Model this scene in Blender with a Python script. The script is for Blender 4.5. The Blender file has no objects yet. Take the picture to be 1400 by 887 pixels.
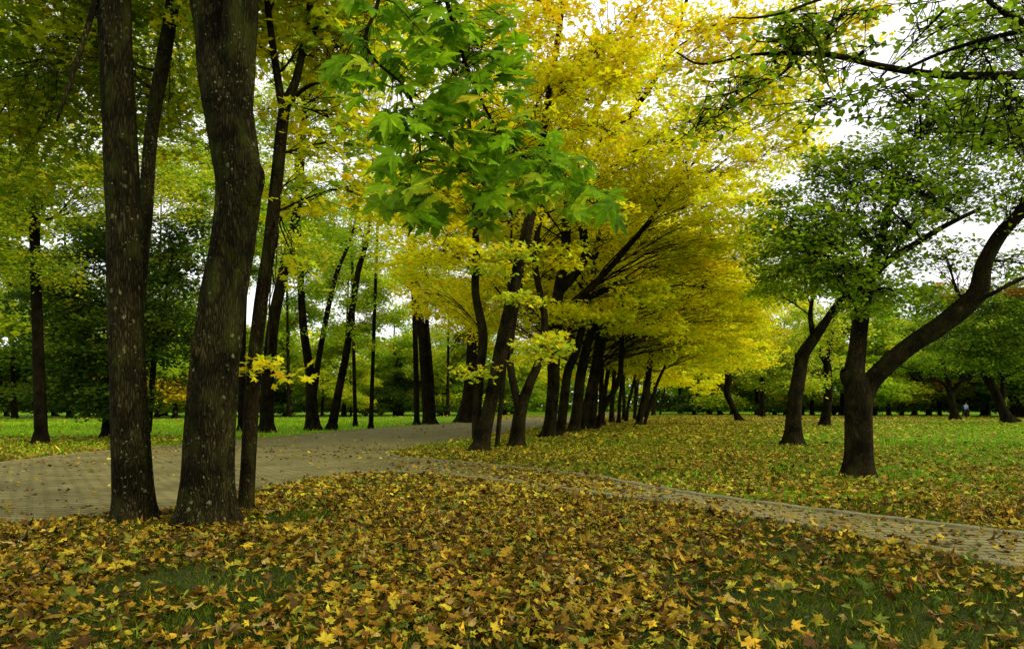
import bpy, math, random
import numpy as np
from mathutils import Vector, noise

rng = np.random.default_rng(7)
random.seed(7)
PI = math.pi
F = 933.33           # focal length in photo pixels (24 mm on a 36 mm wide sensor)
H = 1.4              # eye height
HOR = 554.0
scene = bpy.context.scene
COL = scene.collection

def P(px, py, D):
    return np.array([(px - 700) / F * D, D, H + (HOR - py) / F * D])
def G(px, py):
    D = F * H / (py - HOR)
    return np.array([(px - 700) / F * D, D])

# ------------------------------------------------------------------ materials
def new_mat(name):
    m = bpy.data.materials.new(name); m.use_nodes = True
    nt = m.node_tree; nt.nodes.clear()
    out = nt.nodes.new('ShaderNodeOutputMaterial')
    return m, nt, nt.nodes, nt.links, out

def ramp(N, stops, interp='LINEAR'):
    r = N.new('ShaderNodeValToRGB'); cr = r.color_ramp; cr.interpolation = interp
    while len(cr.elements) < len(stops): cr.elements.new(0.5)
    for e, (p, c) in zip(cr.elements, stops):
        e.position = p; e.color = (*c, 1) if len(c) == 3 else c
    return r

def mix(N, L, fac, a, b, mode='MIX'):
    m = N.new('ShaderNodeMix'); m.data_type = 'RGBA'; m.blend_type = mode
    for s, v in ((0, fac), (6, a), (7, b)):
        if hasattr(v, 'is_linked') or hasattr(v, 'links'): L.new(v, m.inputs[s])
        elif isinstance(v, (int, float)): m.inputs[s].default_value = v
        else: m.inputs[s].default_value = (*v, 1)
    return m.outputs[2]

def leaf_material(name, trans=0.4, rough=0.65, spec=0.07):
    m, nt, N, L, out = new_mat(name)
    at = N.new('ShaderNodeAttribute'); at.attribute_name = 'tint'
    tc = N.new('ShaderNodeTexCoord')
    nz = N.new('ShaderNodeTexNoise'); nz.inputs['Scale'].default_value = 30; nz.inputs['Detail'].default_value = 3
    L.new(tc.outputs['Object'], nz.inputs['Vector'])
    rr = ramp(N, [(0.3, (.72, .72, .72)), (0.7, (1.2, 1.2, 1.2))]); L.new(nz.outputs[0], rr.inputs[0])
    c = mix(N, L, 1.0, at.outputs['Color'], rr.outputs[0], 'MULTIPLY')
    p = N.new('ShaderNodeBsdfPrincipled'); p.inputs['Roughness'].default_value = rough
    p.inputs['Specular IOR Level'].default_value = spec
    L.new(c, p.inputs['Base Color'])
    t = N.new('ShaderNodeBsdfTranslucent'); L.new(c, t.inputs['Color'])
    ms = N.new('ShaderNodeMixShader'); ms.inputs[0].default_value = trans
    L.new(p.outputs[0], ms.inputs[1]); L.new(t.outputs[0], ms.inputs[2]); L.new(ms.outputs[0], out.inputs[0])
    return m

def bark_material(name, dark, light, lichen=0.0, moss=0.3, sc=1.0):
    m, nt, N, L, out = new_mat(name)
    tc = N.new('ShaderNodeTexCoord')
    mp = N.new('ShaderNodeMapping'); mp.inputs['Scale'].default_value = (1, 1, .15)
    L.new(tc.outputs['Object'], mp.inputs[0])
    wob = N.new('ShaderNodeTexNoise'); wob.inputs['Scale'].default_value = 5; wob.inputs['Detail'].default_value = 3
    L.new(mp.outputs[0], wob.inputs['Vector'])
    vm = N.new('ShaderNodeVectorMath'); vm.operation = 'MULTIPLY_ADD'
    vm.inputs[1].default_value = (.22, .22, .10); L.new(wob.outputs['Color'], vm.inputs[0]); L.new(mp.outputs[0], vm.inputs[2])
    v = N.new('ShaderNodeTexVoronoi'); v.feature = 'DISTANCE_TO_EDGE'; v.inputs['Scale'].default_value = 42 * sc; v.inputs['Randomness'].default_value = 1
    L.new(vm.outputs[0], v.inputs['Vector'])
    n1 = N.new('ShaderNodeTexNoise'); n1.inputs['Scale'].default_value = 26 * sc; n1.inputs['Detail'].default_value = 9; n1.inputs['Roughness'].default_value = .7
    L.new(vm.outputs[0], n1.inputs['Vector'])
    big = N.new('ShaderNodeTexNoise'); big.inputs['Scale'].default_value = 2.3; big.inputs['Detail'].default_value = 4
    L.new(tc.outputs['Object'], big.inputs['Vector'])
    r1 = ramp(N, [(0.0, (.25, .25, .25)), (0.35, (1, 1, 1))]); L.new(v.outputs[0], r1.inputs[0])
    mu = N.new('ShaderNodeMath'); mu.operation = 'MULTIPLY'
    L.new(r1.outputs[0], mu.inputs[0]); L.new(n1.outputs[0], mu.inputs[1])
    r2 = ramp(N, [(0.12, dark), (0.60, light)]); L.new(mu.outputs[0], r2.inputs[0])
    rb = ramp(N, [(0.36, (.38, .36, .32)), (0.62, (1.25, 1.2, 1.1))]); L.new(big.outputs[0], rb.inputs[0])
    c = mix(N, L, 1.0, r2.outputs[0], rb.outputs[0], 'MULTIPLY')
    mz = N.new('ShaderNodeTexNoise'); mz.inputs['Scale'].default_value = 4.5; mz.inputs['Detail'].default_value = 5
    mp2 = N.new('ShaderNodeMapping'); mp2.inputs['Location'].default_value = (7, 3, 1); mp2.inputs['Scale'].default_value = (1, 1, .5)
    L.new(tc.outputs['Object'], mp2.inputs[0]); L.new(mp2.outputs[0], mz.inputs['Vector'])
    mr = ramp(N, [(0.5, (0, 0, 0)), (0.68, (moss, moss, moss))]); L.new(mz.outputs[0], mr.inputs[0])
    c = mix(N, L, mr.outputs[0], c, (.040, .046, .006))
    if lichen > 0:
        for s, th, off in ((9, .16, 0), (22, .17, 5)):
            lv = N.new('ShaderNodeTexVoronoi'); lv.inputs['Scale'].default_value = s
            mo = N.new('ShaderNodeMapping'); mo.inputs['Location'].default_value = (off, off, off)
            mo.inputs['Scale'].default_value = (1, 1, .8)
            dz = N.new('ShaderNodeTexNoise'); dz.inputs['Scale'].default_value = 25
            L.new(tc.outputs['Object'], dz.inputs['Vector'])
            va = N.new('ShaderNodeVectorMath'); va.operation = 'MULTIPLY_ADD'; va.inputs[1].default_value = (.05, .05, .05)
            L.new(dz.outputs['Color'], va.inputs[0]); L.new(tc.outputs['Object'], va.inputs[2])
            L.new(va.outputs[0], mo.inputs[0]); L.new(mo.outputs[0], lv.inputs['Vector'])
            lr = ramp(N, [(th, (1, 1, 1)), (th + .05, (0, 0, 0))]); L.new(lv.outputs['Distance'], lr.inputs[0])
            sep = N.new('ShaderNodeSeparateColor'); L.new(lv.outputs['Color'], sep.inputs[0])
            gt = N.new('ShaderNodeMath'); gt.operation = 'GREATER_THAN'; gt.inputs[1].default_value = .5
            L.new(sep.outputs[0], gt.inputs[0])
            mm = N.new('ShaderNodeMath'); mm.operation = 'MULTIPLY'; L.new(lr.outputs[0], mm.inputs[0]); L.new(gt.outputs[0], mm.inputs[1])
            pz = N.new('ShaderNodeTexNoise'); pz.inputs['Scale'].default_value = 1.6; L.new(mo.outputs[0], pz.inputs['Vector'])
            pr = ramp(N, [(.47, (0, 0, 0)), (.56, (lichen, lichen, lichen))]); L.new(pz.outputs[0], pr.inputs[0])
            m3 = N.new('ShaderNodeMath'); m3.operation = 'MULTIPLY'; L.new(pr.outputs[0], m3.inputs[1]); L.new(mm.outputs[0], m3.inputs[0])
            c = mix(N, L, m3.outputs[0], c, (.20, .21, .09))
    p = N.new('ShaderNodeBsdfPrincipled'); p.inputs['Roughness'].default_value = .95; p.inputs['Specular IOR Level'].default_value = .04
    L.new(c, p.inputs['Base Color'])
    b = N.new('ShaderNodeBump'); b.inputs['Strength'].default_value = 1; b.inputs['Distance'].default_value = .045
    L.new(mu.outputs[0], b.inputs['Height']); L.new(b.outputs[0], p.inputs['Normal'])
    L.new(p.outputs[0], out.inputs[0])
    return m

M_LEAF = leaf_material('leaf_tissue', .62)
M_LITTER = leaf_material('fallen_leaf_tissue', .12, .65, .08)
M_GRASS = leaf_material('grass_blade', .3, .7, .04)
M_BARK_NEAR = bark_material('bark_lichened', (.005, .0042, .0014), (.054, .047, .016), lichen=.6, moss=.6)
M_BARK_SMOOTH = bark_material('bark_slender', (.010, .007, .003), (.045, .035, .011), lichen=.3, moss=.6, sc=1.3)
M_BARK = bark_material('bark_maple', (.007, .0055, .002), (.042, .032, .012), lichen=.12, moss=.35)
M_BARK_FAR = bark_material('bark_dark', (.006, .0045, .002), (.024, .018, .007), moss=.2)

# ------------------------------------------------------------------ mesh tools
def mesh_from(name, V, Fc, mats, matidx=None, tint=None, smooth=None):
    """V (n,3); Fc list of (m,k) int arrays"""
    me = bpy.data.meshes.new(name)
    V = np.asarray(V, dtype=np.float32)
    loops = np.concatenate([f.ravel() for f in Fc]).astype(np.int32)
    sizes = np.concatenate([np.full(len(f), f.shape[1]) for f in Fc]).astype(np.int32)
    starts = np.concatenate([[0], np.cumsum(sizes)[:-1]]).astype(np.int32)
    me.vertices.add(len(V)); me.vertices.foreach_set('co', V.ravel())
    me.loops.add(len(loops)); me.loops.foreach_set('vertex_index', loops)
    me.polygons.add(len(sizes)); me.polygons.foreach_set('loop_start', starts); me.polygons.foreach_set('loop_total', sizes)
    if matidx is not None: me.polygons.foreach_set('material_index', np.asarray(matidx, dtype=np.int32))
    if smooth is not None: me.polygons.foreach_set('use_smooth', np.asarray(smooth, dtype=bool))
    me.update(calc_edges=True)
    if tint is not None:
        a = me.attributes.new('tint', 'FLOAT_COLOR', 'FACE')
        c = np.ones((len(sizes), 4), dtype=np.float32); c[:, :3] = tint
        a.data.foreach_set('color', c.ravel())
    for m in mats: me.materials.append(m)
    return me

def link(name, me, parent=None, loc=None):
    o = bpy.data.objects.new(name, me); COL.objects.link(o)
    if parent is not None: o.parent = parent
    if loc is not None: o.location = loc
    return o
def tag(o, label=None, cat=None, group=None, kind=None):
    if label: o['label'] = label
    if cat: o['category'] = cat
    if group: o['group'] = group
    if kind: o['kind'] = kind
    return o

def catmull(pts, n):
    pts = np.asarray(pts, float)
    p = np.vstack([2 * pts[0] - pts[1], pts, 2 * pts[-1] - pts[-2]])
    out = []
    m = len(pts) - 1
    for t in np.linspace(0, m, n):
        i = min(int(t), m - 1); u = t - i
        a, b, c, d = p[i], p[i + 1], p[i + 2], p[i + 3]
        out.append(.5 * ((2 * b) + (-a + c) * u + (2 * a - 5 * b + 4 * c - d) * u * u + (-a + 3 * b - 3 * c + d) * u ** 3))
    return np.array(out)

def tube(points, radii, sides=10, rings=24, rough=0.0, flare=False, rfreq=3.0, seed=0, vseg=None):
    """swept tube through spline; returns V,F(quads)"""
    pr = catmull(np.hstack([np.asarray(points, float), np.asarray(radii, float)[:, None]]), rings)
    p, r = pr[:, :3], np.maximum(pr[:, 3], .004)
    T = np.gradient(p, axis=0); T /= np.linalg.norm(T, axis=1)[:, None] + 1e-9
    u = np.cross(T[0], (0.13, 1, 0.07)); u /= np.linalg.norm(u)
    V = []
    ang = np.linspace(0, 2 * PI, sides, endpoint=False)
    L = np.concatenate([[0], np.cumsum(np.linalg.norm(np.diff(p, axis=0), axis=1))])
    for i in range(rings):
        u = u - T[i] * np.dot(u, T[i]); u /= np.linalg.norm(u)
        w = np.cross(T[i], u)
        rr = np.full(sides, r[i])
        if rough > 0:
            for k, a in enumerate(ang):
                ca, sa = math.cos(a), math.sin(a)
                s1 = noise.noise(Vector((ca * rfreq + seed, sa * rfreq, L[i] * .9)))
                s2 = noise.noise(Vector((ca * rfreq * 3.2, sa * rfreq * 3.2 + seed, L[i] * 2.6)))
                s3 = noise.noise(Vector((ca * 14, sa * 14 + seed, L[i] * 9)))
                rr[k] *= 1 + rough * (s1 * 1.1 + s2 * .55 + s3 * .22)
        if flare:
            h = L[i]
            k_ = math.exp(-h / (r[0] * .8)) * .55
            lob = 1 + .5 * np.cos(ang * 5 + seed) + .3 * np.cos(ang * 3 + 2 * seed)
            rr = rr * (1 + k_ * lob)
        V.append(p[i][None] + (np.cos(ang) * rr)[:, None] * u[None] + (np.sin(ang) * rr)[:, None] * w[None])
    V = np.vstack(V)
    i = np.arange(rings - 1)[:, None] * sides; k = np.arange(sides)[None]; k2 = (k + 1) % sides
    Fq = np.stack([i + k, i + k2, i + sides + k2, i + sides + k], axis=-1).reshape(-1, 4)
    return V, Fq

def twigs(P0, P1, P2, r0, r1, segs=4, sides=4):
    """vectorised quadratic bezier tubes"""
    n = len(P0)
    t = np.linspace(0, 1, segs + 1)[None, :, None]
    pts = (1 - t) ** 2 * P0[:, None] + 2 * t * (1 - t) * P1[:, None] + t * t * P2[:, None]
    wig = rng.normal(0, 1, pts.shape) * .03 * np.linalg.norm(P2 - P0, axis=1)[:, None, None]; wig[:, 0] = 0
    pts = pts + wig
    T = np.gradient(pts, axis=1); T /= np.linalg.norm(T, axis=2, keepdims=True) + 1e-9
    ref = np.array([.31, .22, .93]); u = np.cross(T, ref); u /= np.linalg.norm(u, axis=2, keepdims=True) + 1e-9
    w = np.cross(T, u)
    rad = (r0[:, None] * (1 - t[..., 0]) + r1[:, None] * t[..., 0])[..., None, None]
    a = np.linspace(0, 2 * PI, sides, endpoint=False)
    V = pts[:, :, None] + rad * (np.cos(a)[None, None, :, None] * u[:, :, None] + np.sin(a)[None, None, :, None] * w[:, :, None])
    b = (np.arange(n) * (segs + 1) * sides)[:, None, None]
    i = (np.arange(segs) * sides)[None, :, None]; k = np.arange(sides)[None, None]; k2 = (k + 1) % sides
    Fq = np.stack([b + i + k, b + i + k2, b + i + sides + k2, b + i + sides + k], axis=-1).reshape(-1, 4)
    return V.reshape(-1, 3), Fq, pts

def fan(outline, foldk=.25, droop=.25, petiole=0.0):
    """leaf with blade base at origin, tip along +y; list of (deg from tip axis, radius)"""
    pts = [(0, 0, 0)]
    seq = outline + [(-a, r) for a, r in reversed(outline) if 0 < a < 180]
    for a, r in seq:
        x, y = math.sin(math.radians(a)) * r, math.cos(math.radians(a)) * r
        pts.append((x, y, foldk * abs(x) - droop * r * r))
    n = len(pts) - 1
    tri = [(0, 1 + (k + 1) % n, 1 + k) for k in range(n)]
    if petiole:
        b = len(pts); pts += [(-.02, 0, 0), (.02, 0, 0), (0, -petiole, -.15)]
        tri.append((b, b + 1, b + 2))
    return np.array(pts), np.array(tri)

MAPLE_HI = fan([(0, 1.0), (8, .74), (17, .76), (25, .44), (34, .66), (42, .70), (49, .95), (57, .68), (66, .66), (76, .36), (90, .50), (103, .62), (118, .42), (150, .34), (180, .10)], petiole=.7)
MAPLE_MID = fan([(0, 1.0), (24, .48), (49, .92), (76, .42), (105, .60), (150, .32), (180, .1)])
MAPLE_LO = fan([(0, 1.0), (28, .5), (52, .85), (110, .5), (180, .1)])
OVAL = (np.array([(0, 0, 0), (.30, .30, .07), (.28, .65, .05), (0, 1, -.12), (-.28, .65, .05), (-.30, .30, .07), (0, .5, -.03)]),
        np.array([(0, 1, 6), (1, 2, 6), (2, 3, 6), (3, 4, 6), (4, 5, 6), (5, 0, 6)]))
OVAL_LO = (np.array([(0, 0, 0), (.36, .5, .08), (0, 1, -.08), (-.36, .5, .08)]), np.array([(0, 1, 2), (0, 2, 3)]))
BLADE = (np.array([(-.045, 0, 0), (.045, 0, 0), (.02, .55, .06), (0.06, 1, .32)]), np.array([(0, 1, 2), (1, 3, 2)]))

def place(tpl, pos, nrm, size, yaw, curl=None):
    """instantiate leaf template at pos with normal nrm (n,3), size (n,), yaw (n,)"""
    V, T = tpl; n = len(pos)
    nrm = nrm / (np.linalg.norm(nrm, axis=1, keepdims=True) + 1e-9)
    ref = np.stack([np.cos(yaw), np.sin(yaw), np.zeros(n) + .02], axis=1)
    y = ref - nrm * np.sum(ref * nrm, axis=1, keepdims=True); y /= np.linalg.norm(y, axis=1, keepdims=True) + 1e-9
    x = np.cross(y, nrm)
    zc = np.ones(n) if curl is None else curl
    co = pos[:, None] + size[:, None, None] * (V[None, :, 0:1] * x[:, None] + V[None, :, 1:2] * y[:, None] + V[None, :, 2:3] * nrm[:, None] * zc[:, None, None])
    Fc = (T[None] + (np.arange(n) * len(V))[:, None, None]).reshape(-1, 3)
    return co.reshape(-1, 3), Fc, len(T)

def pick(pal, n):
    c = np.array([q[0] for q in pal]); w = np.array([q[1] for q in pal], float)
    return c[rng.choice(len(pal), n, p=w / w.sum())]

MAPLE_CURL = fan([(0, 1.0), (8, .74), (17, .7), (25, .5), (34, .66), (42, .70), (49, .88), (57, .6), (66, .6), (76, .4), (90, .50), (103, .55), (118, .42), (150, .34), (180, .10)], .55, .55, petiole=.8)
# palettes (linear reflectance)
YEL = [((.94, .84, .010), 5), ((.90, .85, .015), 4), ((.90, .66, .010), 1.6), ((.70, .78, .02), 1.8)]
ORA = [((.88, .66, .010), 5), ((.92, .75, .012), 4), ((.80, .50, .012), 1.2), ((.62, .60, .02), 1.2)]
YGR = [((.62, .66, .025), 4), ((.84, .72, .02), 2.4), ((.40, .55, .025), 4), ((.22, .38, .02), 1.6)]
LGR = [((.42, .58, .02), 4), ((.30, .48, .018), 4), ((.50, .60, .03), 2.4), ((.75, .66, .03), .8)]
GRN = [((.18, .29, .008), 5), ((.25, .38, .010), 4), ((.09, .16, .006), 2), ((.38, .46, .02), .8)]
DGR = [((.045, .085, .008), 5), ((.07, .13, .009), 4), ((.13, .20, .012), 1.4), ((.40, .40, .02), .4)]
OLV = [((.30, .38, .010), 4), ((.44, .48, .012), 3.4), ((.18, .28, .008), 4), ((.64, .58, .014), 1.8)]
RED = [((.34, .10, .015), 3), ((.42, .19, .015), 3), ((.12, .16, .01), 3)]

def crown_mesh(name, base, clumps, stems, leaf, size, per, srad, pal, bark, tilt=.55, flat=.32, mixleaf=.25, bigr=None, mult=1.7, mper=1.7, twig_r=.014, minz=3.2, limb_k=1.0):
    """stems: list of (points array, radii array). returns crown mesh and list of limb meshes data"""
    limbs = []; TV = []; TF = []; off = 0
    LP = []; LC = []; LS = []
    allp = np.vstack([s[0] for s in stems]); allr = np.concatenate([s[1] for s in stems])
    hmax = allp[:, 2].max()
    for cl in clumps:
        C, R, n = cl[0], cl[1], max(2, int(cl[2] * mult)); cpal = cl[3] if len(cl) > 3 else pal
        dh = np.linalg.norm(allp[:, :2] - C[:2], axis=1)
        want = C[2] - dh * .4 - .4
        cost = dh * .6 + np.abs(allp[:, 2] - want) + (allp[:, 2] < minz) * 9
        k = int(np.argmin(cost + rng.uniform(0, 2.2, len(cost)))); S = allp[k]; ln = np.linalg.norm(C - S)
        r0 = min(allr[k] * .62, .016 + .0075 * ln) * limb_k if bigr is None else min(allr[k] * .7, bigr)
        mid = S * .45 + C * .55 + np.array([0, 0, ln * .14]) + rng.normal(0, .07 * ln, 3)
        q1 = S * .75 + mid * .25 + rng.normal(0, .03 * ln, 3)
        lp = np.array([S, q1, mid, C]); lr = np.array([r0, r0 * .8, r0 * .5, .012])
        limbs.append((lp, lr))
        d = rng.normal(0, 1, (n, 3)); d /= np.linalg.norm(d, axis=1, keepdims=True)
        Q = C + d * (rng.random((n, 1)) ** .45) * np.array(R)
        Q[:, 2] = np.maximum(Q[:, 2], .9)
        cm = catmull(lp, 12); ti = rng.integers(3, 12, n); A = cm[ti]
        M = (A + Q) / 2 + np.array([0, 0, 1]) * np.linalg.norm(Q - A, axis=1, keepdims=True) * .12
        v, f, pts = twigs(A, M, Q, np.full(n, twig_r), np.full(n, .004), 4, 3)
        TV.append(v); TF.append(f + off); off += len(v)
        # secondary shoots
        m = int(per * mper)
        col = pick(cpal, n)
        sr = srad * (.6 + .8 * rng.random(n))
        rad = np.sqrt(rng.random((n, m))) * sr[:, None]; th = rng.random((n, m)) * 2 * PI
        # leaves sit along 5-7 shoots radiating from the twig end
        ns = 6; th0 = rng.random(n) * 2 * PI
        th = th0[:, None] + rng.integers(0, ns, (n, m)) * (2 * PI / ns) + rng.normal(0, .22, (n, m))
        dz = rng.normal(0, flat * .55, (n, m)) * sr[:, None] - .22 * rad ** 2 / sr[:, None]
        pos = Q[:, None] + np.stack([np.cos(th) * rad, np.sin(th) * rad, dz], axis=-1)
        LP.append(pos.reshape(-1, 3))
        cc = np.repeat(col[:, None], m, axis=1).reshape(-1, 3)
        alt = pick(cpal, n * m); pickm = rng.random(n * m) < mixleaf
        cc[pickm] = alt[pickm]
        cc = cc * np.exp(rng.normal(0, .16, (n * m, 1))) * np.exp(rng.normal(0, .06, (n * m, 3)))
        LC.append(cc)
        # shoots
        s_end = Q[:, None] + np.stack([np.cos(th0[:, None] + np.arange(3) * 2.094) * sr[:, None] * .8, np.sin(th0[:, None] + np.arange(3) * 2.094) * sr[:, None] * .8, np.repeat(-.15 * sr[:, None], 3, axis=1)], axis=-1)
        S0 = np.repeat(Q[:, None], 3, axis=1).reshape(-1, 3); S1 = s_end.reshape(-1, 3)
        v, f, _ = twigs(S0, (S0 + S1) / 2 + [0, 0, .03], S1, np.full(len(S0), .005), np.full(len(S0), .002), 1, 3)
        TV.append(v); TF.append(f + off); off += len(v)
    LP = np.vstack(LP); LC = np.clip(np.vstack(LC), .004, .9); n = len(LP)
    nr = np.stack([rng.normal(0, tilt, n), rng.normal(0, tilt, n) - .15, np.ones(n)], axis=1)
    sz = size * np.exp(rng.normal(0, .22, n))
    V, Fc, k = place(leaf, LP, nr, sz, rng.random(n) * 2 * PI, rng.uniform(.2, 1.6, n))
    tint = np.repeat(LC, k, axis=0)
    tv = np.vstack(TV); tf = np.vstack(TF)
    allV = np.vstack([V, tv]) - base
    matidx = np.concatenate([np.zeros(len(Fc)), np.ones(len(tf))])
    tint = np.vstack([tint, np.full((len(tf), 3), .04)])
    me = mesh_from(name, allV, [Fc, tf + len(V)], [M_LEAF, bark], matidx, tint, np.zeros(len(matidx)))
    return me, limbs

NLEAF = 0
def make_tree(name, label, cat, stems, clumps, group=None, leaf=MAPLE_LO, size=.085, per=42, srad=.75, pal=YEL, bark=None,
              sides=12, rings=30, rough=.06, limbs_sep=False, flare=True, seed=0, **kw):
    bark = bark or M_BARK
    base = np.array([stems[0][0][0][0], stems[0][0][0][1], 0.0])
    root = bpy.data.objects.new(name, None); COL.objects.link(root); root.location = base; root.empty_display_size = .3
    tag(root, label, cat, group)
    TV, TF, off = [], [], 0
    st = []
    for i, (pts, rad) in enumerate(stems):
        pts = np.array(pts, float); rad = np.array(rad, float)
        if i == 0: pts[0, 2] = -.08
        v, f = tube(pts, rad, sides, rings, rough, flare and i == 0, seed=seed * 3.7 + i)
        TV.append(v); TF.append(f + off); off += len(v)
        pr = catmull(np.hstack([pts, rad[:, None]]), 24)
        st.append((pr[:, :3], pr[:, 3]))
    trunkV = TV; 
    if clumps:
        me, limbs = crown_mesh(name + '_crown', base, clumps, st, leaf, size, per, srad, pal, bark, **kw)
        link('crown', me, root)
        for (lp, lr) in limbs:
            v, f = tube(lp, lr, 6, 12, .0)
            if limbs_sep:
                link('limb', mesh_from('limb', v - base, [f], [bark], smooth=np.ones(len(f))), root)
            else:
                TV.append(v); TF.append(f + off); off += len(v)
    V = np.vstack(TV) - base; Fq = np.vstack(TF)
    link('trunk', mesh_from('trunk', V, [Fq], [bark], smooth=np.ones(len(Fq))), root)
    return root

def stem(rows, D=None):
    """rows of (px, py, D, width_px) -> world points and radii"""
    pts, rad = [], []
    for (px, py, d, w) in rows:
        pts.append(P(px, py, d)); rad.append(w / 2 / F * d)
    return pts, rad
def cl(px, py, D, rx, ry, rz, n, *pal): return (P(px, py, D), (rx, ry, rz), n, *pal)

def dup(root, loc, rz, sc=1.0, label=None):
    r = root.copy(); COL.objects.link(r); r.location = loc; r.rotation_euler = (0, 0, rz); r.scale = (sc,) * 3
    if label: r['label'] = label
    for ch in list(root.children):
        c = ch.copy(); COL.objects.link(c); c.parent = r
    return r

# ------------------------------------------------------------------ ground, paths
def col_noise_mat(name, stops, scale, bump=.0, bscale=80, rough=.95, extra=None):
    m, nt, N, L, out = new_mat(name)
    tc = N.new('ShaderNodeTexCoord')
    a = N.new('ShaderNodeTexNoise'); a.inputs['Scale'].default_value = scale; a.inputs['Detail'].default_value = 8; a.inputs['Roughness'].default_value = .65
    L.new(tc.outputs['Object'], a.inputs['Vector'])
    r = ramp(N, stops); L.new(a.outputs[0], r.inputs[0])
    c = r.outputs[0]
    b = N.new('ShaderNodeTexNoise'); b.inputs['Scale'].default_value = bscale; b.inputs['Detail'].default_value = 4
    L.new(tc.outputs['Object'], b.inputs['Vector'])
    rb = ramp(N, [(.3, (.45, .45, .45)), (.7, (1.4, 1.4, 1.4))]); L.new(b.outputs[0], rb.inputs[0])
    c = mix(N, L, 1.0, c, rb.outputs[0], 'MULTIPLY')
    if extra: c = extra(N, L, tc, c)
    p = N.new('ShaderNodeBsdfPrincipled'); p.inputs['Roughness'].default_value = rough; p.inputs['Specular IOR Level'].default_value = .03
    L.new(c, p.inputs['Base Color'])
    if bump:
        bp = N.new('ShaderNodeBump'); bp.inputs['Strength'].default_value = .8; bp.inputs['Distance'].default_value = bump
        L.new(b.outputs[0], bp.inputs['Height']); L.new(bp.outputs[0], p.inputs['Normal'])
    L.new(p.outputs[0], out.inputs[0])
    return m

def lawn_extra(N, L, tc, c):
    # scattered yellow leaf litter seen on the turf, heavier near the maple row
    v = N.new('ShaderNodeTexVoronoi'); v.inputs['Scale'].default_value = 5.5
    L.new(tc.outputs['Object'], v.inputs['Vector'])
    r = ramp(N, [(.20, (1, 1, 1)), (.26, (0, 0, 0))]); L.new(v.outputs['Distance'], r.inputs[0])
    n = N.new('ShaderNodeTexNoise'); n.inputs['Scale'].default_value = .16; n.inputs['Detail'].default_value = 5
    L.new(tc.outputs['Object'], n.inputs['Vector'])
    rn = ramp(N, [(.42, (0, 0, 0)), (.60, (.8, .8, .8))]); L.new(n.outputs[0], rn.inputs[0])
    mm = N.new('ShaderNodeMath'); mm.operation = 'MULTIPLY'; L.new(r.outputs[0], mm.inputs[0]); L.new(rn.outputs[0], mm.inputs[1])
    return mix(N, L, mm.outputs[0], c, (.42, .34, .06))
M_LAWN = col_noise_mat('lawn_turf', [(.30, (.06, .12, .004)), (.5, (.10, .22, .005)), (.72, (.16, .30, .008))], .7, .03, 55, extra=lawn_extra)
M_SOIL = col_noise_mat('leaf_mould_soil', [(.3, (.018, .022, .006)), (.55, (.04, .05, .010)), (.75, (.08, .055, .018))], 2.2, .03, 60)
M_KERB = col_noise_mat('kerb_concrete', [(.3, (.13, .115, .055)), (.6, (.21, .19, .09)), (.8, (.12, .12, .04))], 3, .004, 120)

def paver_material(angle):
    m, nt, N, L, out = new_mat('brick_pavers')
    tc = N.new('ShaderNodeTexCoord')
    mp = N.new('ShaderNodeMapping'); mp.inputs['Rotation'].default_value = (0, 0, angle)
    L.new(tc.outputs['Object'], mp.inputs[0])
    b = N.new('ShaderNodeTexBrick'); b.inputs['Scale'].default_value = 1
    b.inputs['Brick Width'].default_value = .30; b.inputs['Row Height'].default_value = .15
    b.inputs['Mortar Size'].default_value = .014; b.inputs['Mortar Smooth'].default_value = .3; b.inputs['Bias'].default_value = 0
    b.inputs['Color1'].default_value = (.155, .135, .045, 1); b.inputs['Color2'].default_value = (.22, .195, .075, 1); b.inputs['Mortar'].default_value = (.04, .04, .010, 1)
    L.new(mp.outputs[0], b.inputs['Vector'])
    n = N.new('ShaderNodeTexNoise'); n.inputs['Scale'].default_value = .8; n.inputs['Detail'].default_value = 7
    L.new(tc.outputs['Object'], n.inputs['Vector'])
    r = ramp(N, [(.3, (.68, .66, .55)), (.7, (1.15, 1.12, 1.05))]); L.new(n.outputs[0], r.inputs[0])
    c = mix(N, L, 1., b.outputs['Color'], r.outputs[0], 'MULTIPLY')
    n2 = N.new('ShaderNodeTexNoise'); n2.inputs['Scale'].default_value = 90; n2.inputs['Detail'].default_value = 3
    L.new(tc.outputs['Object'], n2.inputs['Vector'])
    r2 = ramp(N, [(.3, (.75, .75, .75)), (.7, (1.2, 1.2, 1.2))]); L.new(n2.outputs[0], r2.inputs[0])
    c = mix(N, L, 1., c, r2.outputs[0], 'MULTIPLY')
    p = N.new('ShaderNodeBsdfPrincipled'); p.inputs['Roughness'].default_value = .8; p.inputs['Specular IOR Level'].default_value = .12
    L.new(c, p.inputs['Base Color'])
    bp = N.new('ShaderNodeBump'); bp.inputs['Distance'].default_value = .01; bp.invert = True; bp.inputs['Strength'].default_value = .8
    L.new(b.outputs['Fac'], bp.inputs['Height']); L.new(bp.outputs[0], p.inputs['Normal'])
    L.new(p.outputs[0], out.inputs[0])
    return m
M_PAVE = paver_material(math.radians(10))

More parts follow.
